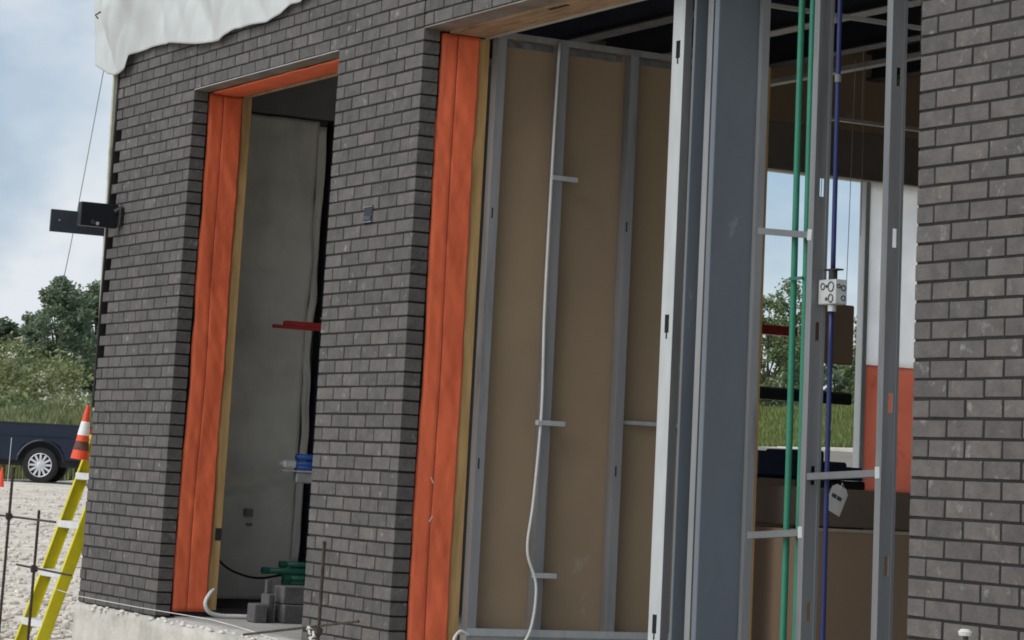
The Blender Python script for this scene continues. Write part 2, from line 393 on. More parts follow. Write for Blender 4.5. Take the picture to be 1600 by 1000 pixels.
# brick panels above the openings, parted by vertical control joints
p = thing('brick_wall', 'dark brick wall head above the left pier, under the white tarp', 'brick wall', (0, 0, 0), 'brick panels over the openings')
for k in range(-11, 1):
    if k % 2:
        for i in range(6): put_brick(X1-BL-0.2*i-0.006, k, False, p)
        put_brick(XL-0.006, k, True, p)
    else:
        put_brick(X1-0.09-0.006, k, True, p)
        for i in range(6): put_brick(X1-0.1-BL-0.2*i-0.006, k, False, p)
mortar(p, [(XL+0.004, X1-0.014, 0.0035, 0.088, 3.0, 3.8)])
p = thing('brick_wall', 'dark brick panel spanning over the narrow left opening', 'brick wall', (0, 0, 0), 'brick panels over the openings')
for k in range(-8, 1):
    if k % 2:
        for i in range(15): put_brick(X1+0.006+0.2*i, k, False, p)
    else:
        put_brick(X1+0.006, k, True, p); put_brick(-0.1, k, True, p)
        for i in range(14): put_brick(X1+0.106+0.2*i, k, False, p)
mortar(p, [(X1+0.014, -0.016, 0.0035, 0.088, 3.0, 3.6)])
p = thing('brick_wall', 'dark brick panel over the wide opening at the top edge', 'brick wall', (0, 0, 0), 'brick panels over the openings')
for k in range(-4, 1):
    if k % 2:
        for i in range(26): put_brick(0.006+0.2*i, k, False, p)
    else:
        put_brick(0.006, k, True, p)
        for i in range(25): put_brick(0.106+0.2*i, k, False, p)
mortar(p, [(0.014, 5.19, 0.0035, 0.088, 3.0, 3.33)])
# small metal anchor box let into the middle pier
o = MB().box(-0.552, -0.452, -0.006, 0.02, 2.072, 2.158, 0.003).build('recess_box', 'black_box')
tag(o, 'small dark metal box let into the face of the middle brick pier', 'wall box')
MB().box(-0.55, -0.455, -0.010, -0.0062, 2.149, 2.154).build('top_lip', 'galv', o)
MB().box(-0.55, -0.455, -0.010, -0.0062, 2.074, 2.078).build('bottom_lip', 'galv', o)
MB().box(-0.54, -0.465, -0.009, -0.0062, 2.085, 2.105).build('inner_plate', 'grey_plate', o)

# ------------------------------------------------------------ foundation and floor
fo = thing('foundation_wall', 'pale rough concrete foundation under the brick piers', 'foundation', (0, 0, 0))
def rough_face(x0, x1, z0, z1, y, n, mgrid, amp):
    rows = []
    for i in range(mgrid+1):
        z = z0+(z1-z0)*i/mgrid
        rows.append([Vector((x0+(x1-x0)*j/n, y + amp*nz3(x0+(x1-x0)*j/n, z, 1, 9)+amp*0.6*nz3(x0+(x1-x0)*j/n, z, 5, 31), z + (amp*1.4*nz3(x0+(x1-x0)*j/n, 0, 8, 12) if i == mgrid else 0))) for j in range(n+1)])
    rows.append([Vector((v.x, 0.12, -0.004 if v.x < 5 else 0)) for v in rows[-1]])
    return MB().grid(rows)
rough_face(-4.33, -3.0, -0.9, -0.006, -0.012, 120, 26, 0.006).build('front_face', 'concrete', fo, smooth=True)
rough_face(-2.995, 5.3, -0.9, -0.02, -0.055, 420, 22, 0.010).build('front_face', 'concrete', fo, smooth=True)
MB().box(-4.33, 9, 0.03, 7.9, -0.9, -0.012).build('wall_core', 'concrete', fo)
for i in range(70):                                           # mortar droppings along the ledge
    x = rng.uniform(-4.0, -3.2) if i < 14 else rng.uniform(-2.98, -0.95); r = rng.uniform(.008, .022)
    if i >= 14: y = rng.uniform(-0.05, 0.05); z = -0.012
    else: y = -0.018; z = rng.uniform(-.03, .0)
    mb = MB(); mb.add([Vector((x, y, z)) + r*Vector((q[0]*1.5, q[1]*.9, q[2]*.6)) for q in ICO], ICOF); mb.build('mortar_lump', 'plaster_drip', fo)
tag(MB().box(-4.2, 9, 0.125, 7.8, -0.011, 0.002).build('floor_slab', 'slab'), 'concrete floor slab inside the building', None, None, 'structure')

# ------------------------------------------------------------ building shell
ww = thing('west_wall', 'far end wall of the building with a tall unglazed window opening', 'wall', (0, 0, 0))
WX0, WX1 = -4.22, -4.05
def wbox(name, mt, y0, y1, z0, z1, x0=WX0, x1=WX1, c=0.0): return MB().box(x0, x1, y0, y1, z0, z1, c).build(name, mt, ww)
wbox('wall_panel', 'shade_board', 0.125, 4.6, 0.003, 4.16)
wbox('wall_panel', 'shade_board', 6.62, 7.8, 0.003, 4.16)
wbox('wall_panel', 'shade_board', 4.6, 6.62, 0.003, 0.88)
wbox('header_board', 'shade_board', 4.6, 6.62, 3.10, 3.42)  # darker than the board above: shade on the wall put into its colour
wbox('header_board', 'gypsum', 4.6, 6.62, 3.422, 4.16, WX0, WX1+0.012)
wbox('head_strip', 'lintel_steel', 4.62, 6.62, 3.085, 3.115, WX1+0.001, WX1+0.02)
wbox('jamb_post', 'wrap_white', 5.56, 5.60, 0.885, 3.084, WX0+.06, WX1-0.03, 0.004)
for nm, mt_, z0, z1 in (('plastic_sheet', 'poly_clear', 1.78, 3.084), ('orange_sheet', 'orange_sheet', .90, 1.79)):
    rows = [[Vector((WX1-.05+.012*nz3(y*5, z*1.5, z0, 1), y, z)) for y in [5.602+1.0*i/30 for i in range(31)]] for z in [z0+(z1-z0)*k/20 for k in range(21)]]
    thicken(MB().grid(rows).build(nm, mt_, ww, smooth=True), .002)
sh = MB(); sh.box(XL+0.004, WX0-0.002, 0.092, 4.6, 0.9, 3.9); sh.box(XL+0.004, WX0-0.002, 6.62, 7.8, 0, 3.9); sh.box(XL+0.004, WX0-0.002, 0.092, 6.62, 0, 0.88); sh.box(XL+0.004, WX0-0.002, 4.6, 6.62, 3.1, 3.9)
sh.build('outer_sheathing', 'sheathing', ww)
# insulation and vapour barrier on the inside, seen through the narrow opening
rows = []
for i in range(121):
    z = 0.06 + 2.97*i/120
    rows.append([Vector((-4.0 + 0.04*nz3(0, y*2.2, z*1.3, 1) + 0.035*abs(nz3(2, y*3+z*.8, z*1.7, 1)) + .02*abs(nz3(6, y*7-z*2, z*3.4, 1)) - (.02 if abs(z-.78-.05*math.sin(y*6)) < .03 else 0), y, z)) for y in [0.14+1.10*j/40 for j in range(41)]])
thicken(MB().grid(rows).build('insulation_sheet', 'poly', ww, smooth=True), 0.01)
for j, (y0, wd, x) in enumerate(((1.245, 0.05, -3.985),)):     # loose sheet edges beside the added dark post
    rows = []
    for i in range(50):
        z = 0.28 + 2.72*i/49
        rows.append([Vector((x+0.03*nz3(j, t*3, z*2, 1), y0 + wd*t/4 + 0.022*nz3(j+4, 0, z*1.6, 1) + 0.01*nz3(j+9, 0, z*6, 1), z)) for t in range(5)])
    thicken(MB().grid(rows).build('sheet_edge', 'poly', ww, smooth=True), 0.008)
wbox('stud', 'dark_steel', 1.325, 1.62, 0.06, 3.04, -4.045, -3.96)  # wide dark post added to make the shade beside the sheet, not framing
wbox('bulkhead_board', 'soffit_board', 0.13, 1.6, 3.045, 3.65, -4.0, -3.94)
o = wbox('outlet_box', 'galv', 0.90, 0.945, 0.555, 0.60, -4.0, -3.93); wbox('outlet_box', 'galv', 0.915, 0.945, 0.50, 0.515, -4.0, -3.93)
bw = thing('back_wall', 'dark interior rear wall of the building', 'wall')
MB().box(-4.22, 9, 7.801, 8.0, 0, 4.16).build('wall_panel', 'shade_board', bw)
fw = thing('facade_backing', 'stud and sheathing backing behind the brick facade', 'wall')
for x0, x1 in ((XL+0.004, X1-0.02), (-0.985, -0.02), (X3+0.03, 5.2)):
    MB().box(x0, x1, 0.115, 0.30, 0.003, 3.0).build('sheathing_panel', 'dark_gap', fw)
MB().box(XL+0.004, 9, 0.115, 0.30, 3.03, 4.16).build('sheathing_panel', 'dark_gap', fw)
rd = MB()
for i in range(44):
    x = -4.3+0.305*i
    rd.prism([(x, 4.20), (x+.10, 4.20), (x+.14, 4.162), (x+.26, 4.162), (x+.305, 4.20), (x+.305, 4.23), (x, 4.23)], 0.1, 8.0)
tag(rd.build('roof_deck', 'deck'), 'corrugated metal roof deck above the steel beams', 'roof')

# ceiling steel: beams along the facade direction, purlins across
def ibeam(mb, a, b, d, w, tf=0.012, along='x', z=3.3, at=0.0, tw=0.01):
    for (o0, o1, z0, z1) in ((-w/2, w/2, z, z+tf), (-w/2, w/2, z+d-tf, z+d), (-tw/2, tw/2, z+tf+.0005, z+d-tf-.0005)):
        if along == 'x': mb.box(a, b, at+o0, at+o1, z0, z1)
        else: mb.box(at+o0, at+o1, a, b, z0, z1)
for i, (y, z) in enumerate(((1.15, 3.36), (2.25, 3.50), (3.35, 3.63), (4.45, 3.74), (5.55, 3.80))):
    t = thing('ceiling_beam', ('dark steel ceiling beam nearest the facade', 'dark steel ceiling beam, second back from the facade', 'dark steel ceiling beam, third back from the facade', 'dark steel ceiling beam, fourth back from the facade', 'dark steel ceiling beam, deepest in the building')[i], 'beam', (0, 0, 0), 'ceiling beams')
    mb = MB(); ibeam(mb, -4.04, 8.79, 0.20, 0.11, at=y, z=z); mb.build('beam_body', 'dark_steel', t)
    MB().box(-4.04, 8.79, y-0.056, y+0.056, z-0.006, z-0.0005).build('bottom_flange', 'strip_steel' if i in (1, 2) else 'galv_dark', t)
PL = ['leftmost', 'second', 'third', 'fourth', 'fifth']
for i, x in enumerate((-3.0, -1.9, -0.8, 0.9, 2.0)):
    o = MB(); ibeam(o, 0.31, 7.79, 0.16, 0.06, along='y', at=x, z=4.0)
    tag(o.build('ceiling_purlin', 'dark_steel'), 'thin steel purlin under the roof deck, %s from the far end wall' % ('nearest' if i == 0 else PL[i]), 'purlin', 'ceiling purlins')
for i, (x0, x1, y, z) in enumerate(((-3.9, 0.4, 3.0, 3.30), (-3.9, 0.0, 4.0, 3.26))):
    pass
t = thing('ceiling_channel', 'pale steel channel hung under the ceiling beams in front of the end wall', 'channel')
MB().box(-4.03, 2.0, 3.32, 3.38, 3.305, 3.333).build('channel', 'strip_steel', t)
MB().box(-2.62, -2.58, 4.15, 6.0, 3.24, 3.262).build('cross_channel', 'strip_steel', t)
for x in (-2.6, -0.5): MB().tube([(x, 3.35 if x > -1 else 4.45, 3.262 if x < -1 else 3.333), (x, 3.35 if x > -1 else 4.45, 3.63 if x > -1 else 3.74)], 0.004, 6).build('hanger_wire', 'strip_steel', t)
for i, (x, y0, y1, z) in enumerate(((0.75, 0.5, 3.6, 3.19), (1.55, 0.5, 3.6, 3.21))):
    o = MB().box(x, x+0.03, y0, y1, z, z+0.02).build('ceiling_runner', 'strip_steel')
    tag(o, ('thin pale ceiling runner above the stud partition', 'thin pale ceiling runner closer to the steel column')[i], 'runner', 'ceiling runners')
    for yy in (1.15, 2.25, 3.35): MB().tube([(x+.015, yy, z+.02), (x+.015, yy, {1.15: 3.36, 2.25: 3.5, 3.35: 3.63}[yy])], 0.003, 5).build('hanger_wire', 'strip_steel', o)

# steel lintels under the brick panels
t = thing('steel_lintel', 'grey steel lintel plate under the brick over the narrow opening', 'lintel', (0, 0, 0), 'steel lintels')
MB().box(X1-0.12, -0.88, 0.004, 0.10, 2.9935, 2.9995).build('plate', 'lintel_steel', t)
MB().box(X1+0.01, -0.995, -0.004, 0.0035, 2.9945, 2.9985).build('drip_edge', 'zinc', t)
t = thing('steel_lintel', 'rusty steel lintel and brown head board across the wide opening', 'lintel', (0, 0, 0), 'steel lintels')
MB().box(-0.12, 4.1, 0.004, 0.14, 2.9935, 2.9995).build('plate', 'lintel_steel', t)
MB().box(0.0, 4.02, 0.1405, 0.335, 2.985, 2.999).build('head_board', 'head_wood', t)
MB().box(0.0, 4.02, 0.336, 0.345, 2.975, 3.01).build('edge_trim', 'strip_steel', t)
MB().box(0.95, 1.12, 0.16, 0.18, 2.981, 2.986).build('nail_slot', 'dark_gap', t)

# ------------------------------------------------------------ orange membrane jambs
def jamb(name, label, x, z0, z1, y0=0.104, y1=0.312, seed=0, hide_wood_to=None, group='orange window jambs'):
    t = thing(name, label, 'window jamb', (x, 0, 0), group); t.location = (0, 0, 0)
    rows = []
    nzs = 110
    for i in range(nzs+1):
        z = z0+(z1-z0)*i/nzs; row = []
        for j in range(25):
            u = j/24
            y = y0 + (y1-y0)*u + 0.012*nz3(seed, 0, z*1.1, 1)*(1-u*.5) + (0.011*nz3(seed+3, 0, z*2.4, 1)+.005*nz3(seed+5, 0, z*9, 1) if j == 24 else 0) + (.010*nz3(seed+8, 0, z*5, 1) if j == 0 else 0)
            b = 0.004 + (-0.010*(1-u/.1)**2 if u < .1 else 0)
            b += 0.006*nz3(u*1.2+seed, z*1.6, 0, 1) + 0.0035*nz3(u*1.6+seed, z*7 + u*2.5, 4, 1) + 0.0022*nz3(u*2.4, z*13+u*5, seed, 1)
            b += 0.007*abs(nz3(u*1.1+z*2.2+seed, z*3.1-u*1.4, 8, 1)) + 0.004*abs(nz3(u*2.2-z*4+seed, z*6.5+u*2, 12, 1)) - .003
            if abs(u-.42) < .03: b -= 0.004
            row.append(Vector((x - 0.012 + b, y, z)))
        rows.append(row)
    o = MB().grid(rows, True).build('membrane', 'membrane', t, smooth=True); thicken(o, 0.003)
    sm = MB().tube([(x-0.0115+0.004+0.006*nz3(.42*1.2+seed, z*1.6, 0, 1), y0+(y1-y0)*.42+0.012*nz3(seed, 0, z*1.1, 1)*.79, z) for z in [z0+(z1-z0)*i/60 for i in range(61)]], 0.0022, 5)
    sm.build('seam', 'seam', o)
    wd = MB().box(x-0.05, x-0.016, y1-0.06, 0.374, z0+0.01, z1-0.002, 0.002).build('wood_plate', 'plywood', t)
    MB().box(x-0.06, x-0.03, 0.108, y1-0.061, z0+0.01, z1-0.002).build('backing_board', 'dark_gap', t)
    return t
t1 = jamb('window_buck', 'orange membrane and wood strip lining the left side of the narrow opening', X1, 0.03, 2.991, seed=1)
MB().box(X1-0.02, X1-0.012, 0.335, 0.372, 0.43, 0.50, 0.003).build('knot_hole', 'dark_gap', t1)
t2 = jamb('window_buck', 'long orange membrane strip lining the left side of the wide opening', 0.0, 0.04, 2.983, seed=7)
for (y, z, a) in ((0.185, 0.835, .5), (0.19, 0.655, -.5)):
    mb = MB(); mb.box(-.001, .001, -.0022, .0022, -.016, .016, .0006, M=Matrix.Translation((-0.004, y, z)) @ Matrix.Rotation(a, 4, 'X')); mb.build('scuff_flake', 'white_tube', t2)
# orange membrane under the head of the narrow opening
t = thing('head_membrane', 'orange membrane under the head of the narrow opening', 'membrane')
rows = []
for i in range(60):
    x = X1+0.015+(2.0)*i/59
    rows.append([Vector((x, 0.106+0.205*j/8 + (0.012*nz3(x*2, 0, 3, 1) if j == 0 else 0), 2.990-0.008*math.sin(math.pi*j/8)+0.006*nz3(x*4, j*.6, 2, 1))) for j in range(9)])
thicken(MB().grid(rows).build('membrane', 'membrane', t, smooth=True), 0.003)
MB().box(X1+0.01, -0.99, 0.313, 0.325, 2.978, 3.0).build('edge_trim', 'wood', t)

# ------------------------------------------------------------ stud partition (faces the camera)
pw = thing('stud_partition', 'brown gypsum partition with exposed steel studs inside the wide opening', 'partition wall')
PX = 0.05
def cstud(mb, x, y, w, fl, z0, z1, lip=0.012, t=0.0018, face='x', holes=(), hw=0.036, hh=0.075):
    """C-stud: web w, flanges fl. face 'x': web normal to x at x, opening to +x, spans y..y+w.
    face 'y': web normal to y at y, opening to +y, spans x..x+w"""
    def bx(a0, a1, b0, b1, c0, c1):           # a: along web normal, b: along web
        if face == 'x': mb.box(x+a0, x+a1, y+b0, y+b1, c0, c1)
        else: mb.box(x+b0, x+b1, y+a0, y+a1, c0, c1)
    z = z0
    for h in sorted(holes):
        bx(0, t, 0, w, z, h-hh/2)
        bx(0, t, 0, (w-hw)/2, h-hh/2, h+hh/2); bx(0, t, (w+hw)/2, w, h-hh/2, h+hh/2)
        # keyhole foot
        z = h+hh/2
    bx(0, t, 0, w, z, z1)
    bx(t, fl, 0, t, z0, z1); bx(t, fl, w-t, w, z0, z1)
    bx(fl-t, fl, t, lip, z0, z1); bx(fl-t, fl, w-lip, w-t, z0, z1)
    bx(0.0006, t-.0003, w*.5-.004, w*.5+.004, z0+.01, z1-.01) if not holes else None
    return mb
ZB, ZT = 0.125, 3.02
for i, (y0, y1) in enumerate(((0.44, 0.748), (0.75, 1.158), (1.16, 1.93))):
    MB().box(PX-0.075, PX-0.06, y0, y1-0.002, ZB+0.01, ZT-0.02).build('gypsum_board', 'gypsum', pw)
STY = (0.385, 0.735, 1.145, 1.555, 1.86)
for i, y in enumerate(STY):
    mb = MB()
    # flange face towards camera (32 mm wide), web running back
    mb.box(PX-0.058, PX, y, y+0.002, ZB+.003, ZT-.003); mb.box(PX-0.002, PX, y+0.0021, y+0.048, ZB+.003, ZT-.003, 0.0005)
    mb.box(PX-0.058, PX-0.056, y+0.0021, y+0.048, ZB+.003, ZT-.003)
    mb.box(PX-0.012, PX-0.0022, y+0.046, y+0.048, ZB+.003, ZT-.003)
    mb.build('stud', 'galv', pw)
    if i in (0, 2):
        for z in (0.90, 2.1): MB().box(PX+0.0004, PX+0.001, y+0.012, y+0.02, z, z+0.05).build('punch_slot', 'dark_gap', pw)
mb = MB(); mb.box(PX-0.06, PX+0.002, 0.385, 1.935, ZT-.002, ZT); mb.box(PX+0.0005, PX+0.002, 0.385, 1.935, ZT-0.032, ZT-.0022); mb.build('top_track', 'galv', pw)
mb = MB(); mb.box(PX-0.06, PX+0.002, 0.385, 1.935, ZB-.001, ZB+.001); mb.box(PX+0.0005, PX+0.0022, 0.385, 1.935, ZB+.0012, ZB+0.034); mb.build('bottom_track', 'galv_bright', pw)
for y0, y1 in ((0.45, 0.72), (0.80, 1.12), (1.22, 1.54)):
    rows = [[Vector((PX-0.052+.006*nz3(y, 0, q, 20), y, ZT-0.033-0.03*q+0.008*nz3(y*9, q, 0, 1))) for y in [y0+(y1-y0)*i/16 for i in range(17)]] for q in range(2)]
    thicken(MB().grid(rows).build('torn_tape', 'galv_dark', pw), 0.002)
MB().box(PX-0.09, PX-0.001, 1.937, 1.99, 0.003, 3.03, 0.003).build('end_jamb', 'plywood', pw)
MB().box(PX-0.09, PX-0.003, 0.385, 1.936, 0.003, ZB-.0015).build('sill_curb', 'slab', pw)
for (y0, y1, z) in ((0.71, 0.855, 2.327), (0.695, 0.85, 1.135), (0.717, 0.842, 0.413)):
    MB().box(PX+0.003, PX+0.03, y0, y1, z-0.012, z+0.012, 0.002).build('bracket_clip', 'galv_bright', pw)
MB().box(PX-0.05, PX-0.03, 1.195, 1.55, 1.155, 1.175, 0.002).build('bridging_bar', 'galv_bright', pw)
# white cable down the second stud
def smooth_path(pts, n=8):
    P = [Vector(q) for q in pts]; P = [P[0]*2-P[1]] + P + [P[-1]*2-P[-2]]; out = []
    for i in range(1, len(P)-2):
        for k in range(n):
            t = k/n; a, b, c, d = P[i-1:i+3]
            out.append(0.5*((2*b) + (c-a)*t + (2*a-5*b+4*c-d)*t*t + (3*b-a-3*c+d)*t**3))
    out.append(P[-2]); return out
o = MB().tube(smooth_path([(.062, .722, 3.0), (.062, .715, 2.41), (.062, .712, 1.69), (.064, .722, 1.2), (.068, .70, .77), (.072, .678, .53), (.075, .735, .35), (.075, .69, .11), (.08, .50, .06), (.09, .36, .062), (.09, .30, .10), (.088, .33, .145), (.085, .38, .13)]), 0.0075, 8).build('white_cable', 'white_tube', smooth=True)
tag(o, 'white flexible cable running down a stud of the brown partition', 'cable')

# ------------------------------------------------------------ facade framing in the wide opening
mb = MB(); cstud(mb, 2.015, 0.19, 0.092, 0.034, 0.003, 2.984, face='y')
ls = thing('steel_stud', 'bright galvanised steel stud with keyhole punches left of the grey column', 'stud', (0, 0, 0))
mb = MB()
HZ = (0.30, 1.51, 2.66)
def keyed(mb, x, y, w, z0, z1):
    z = z0
    for h in HZ:
        mb.box(x, x+w, y, y+.0018, z, h-.05); mb.box(x, x+(w-.034)/2, y, y+.0018, h-.05, h+.05); mb.box(x+(w+.034)/2, x+w, y, y+.0018, h-.05, h+.05)
        mb.box(x+(w-.034)/2, x+(w-.013)/2, y, y+.0018, h-.05, h-.025); mb.box(x+(w+.013)/2, x+(w+.034)/2, y, y+.0018, h-.05, h-.025)
        z = h+.05
    mb.box(x, x+w, y, y+.0018, z, z1)
keyed(mb, 2.015, 0.19, 0.092, 0.003, 2.984)
mb.build('web', 'galv_bright', ls)  # web paler than its flanges: brightness from facing the sky put into colour
mb = MB(); mb.box(2.015, 2.0168, .192, .228, .003, 2.984); mb.box(2.1052, 2.107, .192, .228, .003, 2.984); mb.box(2.0945, 2.1051, .2262, .228, .003, 2.984); mb.build('flange', 'galv', ls)
# W-section column
cl = thing('steel_column', 'blue-grey primed steel column standing in the wide opening', 'column')
mb = MB(); mb.box(2.405, 2.42, 0.16, 0.362, 0.003, 3.36, 0.003); mb.build('flange', 'primer', cl)
mb = MB(); mb.box(2.225, 2.240, 0.16, 0.362, 0.003, 3.36, 0.003); mb.build('flange', 'primer', cl)
MB().box(2.2405, 2.4045, 0.255, 0.266, 0.003, 4.16).build('web', 'primer', cl)
MB().box(2.19, 2.46, 0.13, 0.39, 0.003, 0.02, 0.003).build('base_plate', 'primer', cl)
mb = MB(); mb.box(2.29, 2.33, .19, .1918, .071, 2.984); mb.box(2.29, 2.2918, .1921, .25, .071, 2.984); mb.box(2.3282, 2.33, .1921, .25, .071, 2.984); mb.build('edge_channel', 'galv', cl)
MB().box(2.375, 2.4045, .168, .20, .071, 2.984, .003).build('stiffener', 'primer', cl)
# stud turned against the back of the column
mb = MB(); mb.box(2.70-.036, 2.70-.0345, .205, .25, .003, 2.984) if False else None; mb.box(2.4215, 2.446, .358, .3598, .003, 2.984); mb.box(2.4442, 2.446, .3602, .395, .003, 2.984, .0004); mb.box(2.4215, 2.4233, .3602, .395, .003, 2.984)
o = mb.build('steel_stud', 'galv'); tag(o, 'steel stud fixed close behind the right side of the grey column', 'stud')
# two studs with the tubes between
for x, lab, hl in ((3.09, 'steel stud right of the two green tubes', (0.43, 0.93, 1.47, 2.02)), (3.568, 'steel stud beside the brick wall at the right', (0.62, 1.2, 1.8, 2.4))):
    mb = MB(); t_ = .0018; y0, y1 = .20, .268
    z = .003
    for h in hl:
        mb.box(x-t_, x, y0, y1, z, h-.035); mb.box(x-t_, x, y0, y0+.024, h-.035, h+.035); mb.box(x-t_, x, y1-.024, y1, h-.035, h+.035); z = h+.035
    mb.box(x-t_, x, y0, y1, z, 2.984)
    o = mb.build('steel_stud', 'galv_mid'); tag(o, lab, 'stud', 'C studs of the facade framing')
    mb = MB()
    for (a, b) in ((y0, y0+t_), (y1-t_, y1)): mb.box(x-.036, x-t_-.0002, a, b, .003, 2.984)
    mb.box(x-.036, x-.0345, y0+t_+.0002, y0+.012, .003, 2.984)
    mb.build('flange', 'galv_mid', o)
    mb = MB(); mb.box(x+.0002, x+.0016, y0+.052, y0+.056, .003, 2.984)
    mb.build('web_rib', 'galv', o)
def channel(name, lab, a, b):
    a = Vector(a); b = Vector(b); d = (b-a); L = d.length; M = Matrix.Translation(a) @ d.to_track_quat('X', 'Z').to_matrix().to_4x4()
    mb = MB(); mb.box(0, L, -.019, .019, -.0125, -.0105, M=M); mb.box(0, L, -.019, -.017, -.0104, .0125, M=M); mb.box(0, L, .017, .019, -.0104, .0125, M=M)
    o = mb.build(name, 'galv_dark'); tag(o, lab, 'channel', 'bridging channels')
    MB().box(L-.03, L-.002, -.0235, -.0195, -.02, .022, M=M).build('clip', 'galv_bright', o)
channel('bridging_channel', 'upper steel bridging bar crossing the green tubes', (2.70, .222, 1.873), (3.082, .222, 1.834))
channel('bridging_channel', 'lower steel bridging bar crossing the green tubes', (2.70, .222, .692), (3.082, .222, .718))
channel('bridging_channel', 'steel bridging bar between the two right-hand studs above the boxes', (3.092, .222, .925), (3.562, .222, .949))
for x, dx, lab in ((2.888, .004, 'left of the two upright green conduit tubes'), (2.966, .010, 'right of the two upright green conduit tubes')):
    o = MB().tube([(x-.004*math.sin(z*1.1)+dx*(1-z/3), .255+.004*math.sin(z*1.7), z) for z in [0.003+2.98*i/24 for i in range(25)]], 0.0128, 12).build('green_conduit', 'green_tube', smooth=True)
    tag(o, lab, 'conduit', 'green conduit tubes')
MB().box(2.885, 2.975, .232, .2385, 1.672, 1.684).build('tie_strap', 'green_dark', o)
o = MB().tube([(3.150+.012*(1-z/1.58), .252, z) for z in [.003+1.557*i/12 for i in range(13)]], 0.0095, 10).build('blue_conduit', 'blue_tube', smooth=True); tag(o, 'blue conduit tube below the metal junction box', 'conduit', 'blue conduit tubes')
o = MB().tube([(3.146+.008*(1-(z-1.67)/1.3), .252, z) for z in [1.675+1.32*i/12 for i in range(13)]], 0.0095, 10).build('blue_conduit', 'blue_tube', smooth=True); tag(o, 'blue conduit tube above the metal junction box', 'conduit', 'blue conduit tubes')
MB().tube([(3.150, .252, 2.425), (3.150, .252, 2.455)], 0.0135, 10).build('coupling', 'galv_dark', o)
jb = thing('junction_box', 'square metal junction box with knockout rings on the blue tubes', 'electrical box')
JX0, JX1, JZ0, JZ1 = 3.10, 3.212, 1.57, 1.664
MB().box(JX0, JX1, .225, .28, JZ0, JZ1, .003).build('box_body', 'zinc', jb)
for cx, cz, r in ((.03, .068, .012), (.083, .066, .018), (.083, .022, .015), (.055, .068, .004), (.055, .02, .005)):
    n = 16; mb = MB(); mb.tube([(JX0+cx+r*math.cos(6.283*k/n), .2235, JZ0+cz+r*math.sin(6.283*k/n)) for k in range(n+1)], .0022, 5, False); mb.build('knockout_ring', 'black_plastic', jb)
    # side face the camera sees
for cy, cz, r in ((.24, .068, .007), (.262, .062, .010), (.262, .024, .009)):
    n = 14; mb = MB(); mb.tube([(JX1+.001, cy+r*math.cos(6.283*k/n), JZ0+cz+r*math.sin(6.283*k/n)) for k in range(n+1)], .002, 5, False); mb.build('knockout_ring', 'black_plastic', jb)
MB().tube([(3.155, .252, 1.665), (3.155, .252, 1.70)], .017, 12).build('connector', 'black_plastic', jb)
MB().box(3.115, 3.20, .235, .27, 1.70, 1.706, .001).build('washer', 'black_plastic', jb)
MB().tube([(3.155, .252, 1.569), (3.155, .252, 1.545)], .017, 12).build('connector', 'zinc', jb)
t = thing('frame_track', 'steel floor and head tracks of the facade framing', 'track')
MB().box(1.9, 2.18, .19, .29, .0025, .0029).build('floor_track', 'galv', t); MB().box(2.47, 4.0, .196, .296, .0025, .0029).build('floor_track', 'galv', t)
MB().box(1.9, 2.2, .185, .30, 2.9842, 2.9848).build('head_track', 'galv', t); MB().box(2.5, 4.0, .19, .297, 2.9842, 2.9848).build('head_track', 'galv', t)

# ------------------------------------------------------------ things stored in the room behind
def carton(name, lab, cat, x0, x1, y0, y1, z0, z1, mt, rz=0.0, edge=None):
    t = thing(name, lab, cat, ((x0+x1)/2, (y0+y1)/2, z0)); t.rotation_euler.z = rz
    w, d, h = (x1-x0)/2, (y1-y0)/2, z1-z0
    MB().box(-w, w, -d, d, 0, h, .004).build('box_body', mt, t)
    if edge:
        MB().box(-w+.01, w-.01, -.025, .025, h+.0005, h+.001).build('tape', 'cardboard_edge', t)
        MB().box(w-.004, w+.003, -d, d, h-.004, h+.012, .001).build('flap_edge', edge, t)
    return t
carton('cardboard_box', 'large brown cardboard box on the floor beside the right brick wall', 'cardboard box', -0.35, 0.30, 2.12, 3.3, .003, .69, 'cardboard', edge='cardboard_edge')
bx = carton('cardboard_box', 'dark brown cardboard box with a white tag on it', 'cardboard box', -0.85, 0.0, 2.2, 3.35, .706, .90, 'cardboard_dark', edge=None)
M = Matrix.Translation((.17, 2.395, .846)) @ Matrix.Rotation(R(-24), 4, 'X')
o = MB()
tgp = [(-.052, -.07), (.052, -.07), (.052, .05), (.030, .072), (-.030, .072), (-.052, .05)]
o.add([M @ Vector((s, a, b)) for s in (-.001, .001) for a, b in tgp], [tuple(range(6))[::-1], tuple(range(6, 12))] + [(i, (i+1) % 6, 6+(i+1) % 6, 6+i) for i in range(6)])
o = o.build('paper_tag', 'paper'); tag(o, 'white paper tag hanging against the dark cardboard box', 'tag')
for dy in (-.022, .012): MB().box(.0011, .0016, dy-.015, dy+.015, .0, .02, M=M).build('tag_print', 'grey_plate', o)
MB().tube([M @ Vector((.002, 0, .055)), (.18, 2.42, .93), (.16, 2.45, .90)], .0015, 5).build('tag_string', 'string', o)
carton('cardboard_box', 'brown cardboard box standing at the far side behind the green tubes', 'cardboard box', -2.5, -2.0, 3.2, 3.62, .63, .95, 'cardboard')
o = MB(); o.box(-2.6, -1.95, 3.1, 3.75, .37, .48, .01); o.box(-2.6, -1.9, 3.15, 3.7, .482, .55, .02); o.box(-2.55, -1.92, 3.2, 3.65, .552, .628, .02)
tag(o.build('black_bundle', 'black_stack'), 'black wrapped bundle under the brown box behind the green tubes', 'bundle')
o = thing('board_stack', 'stack of pale boards on the floor behind the green tubes', 'boards')
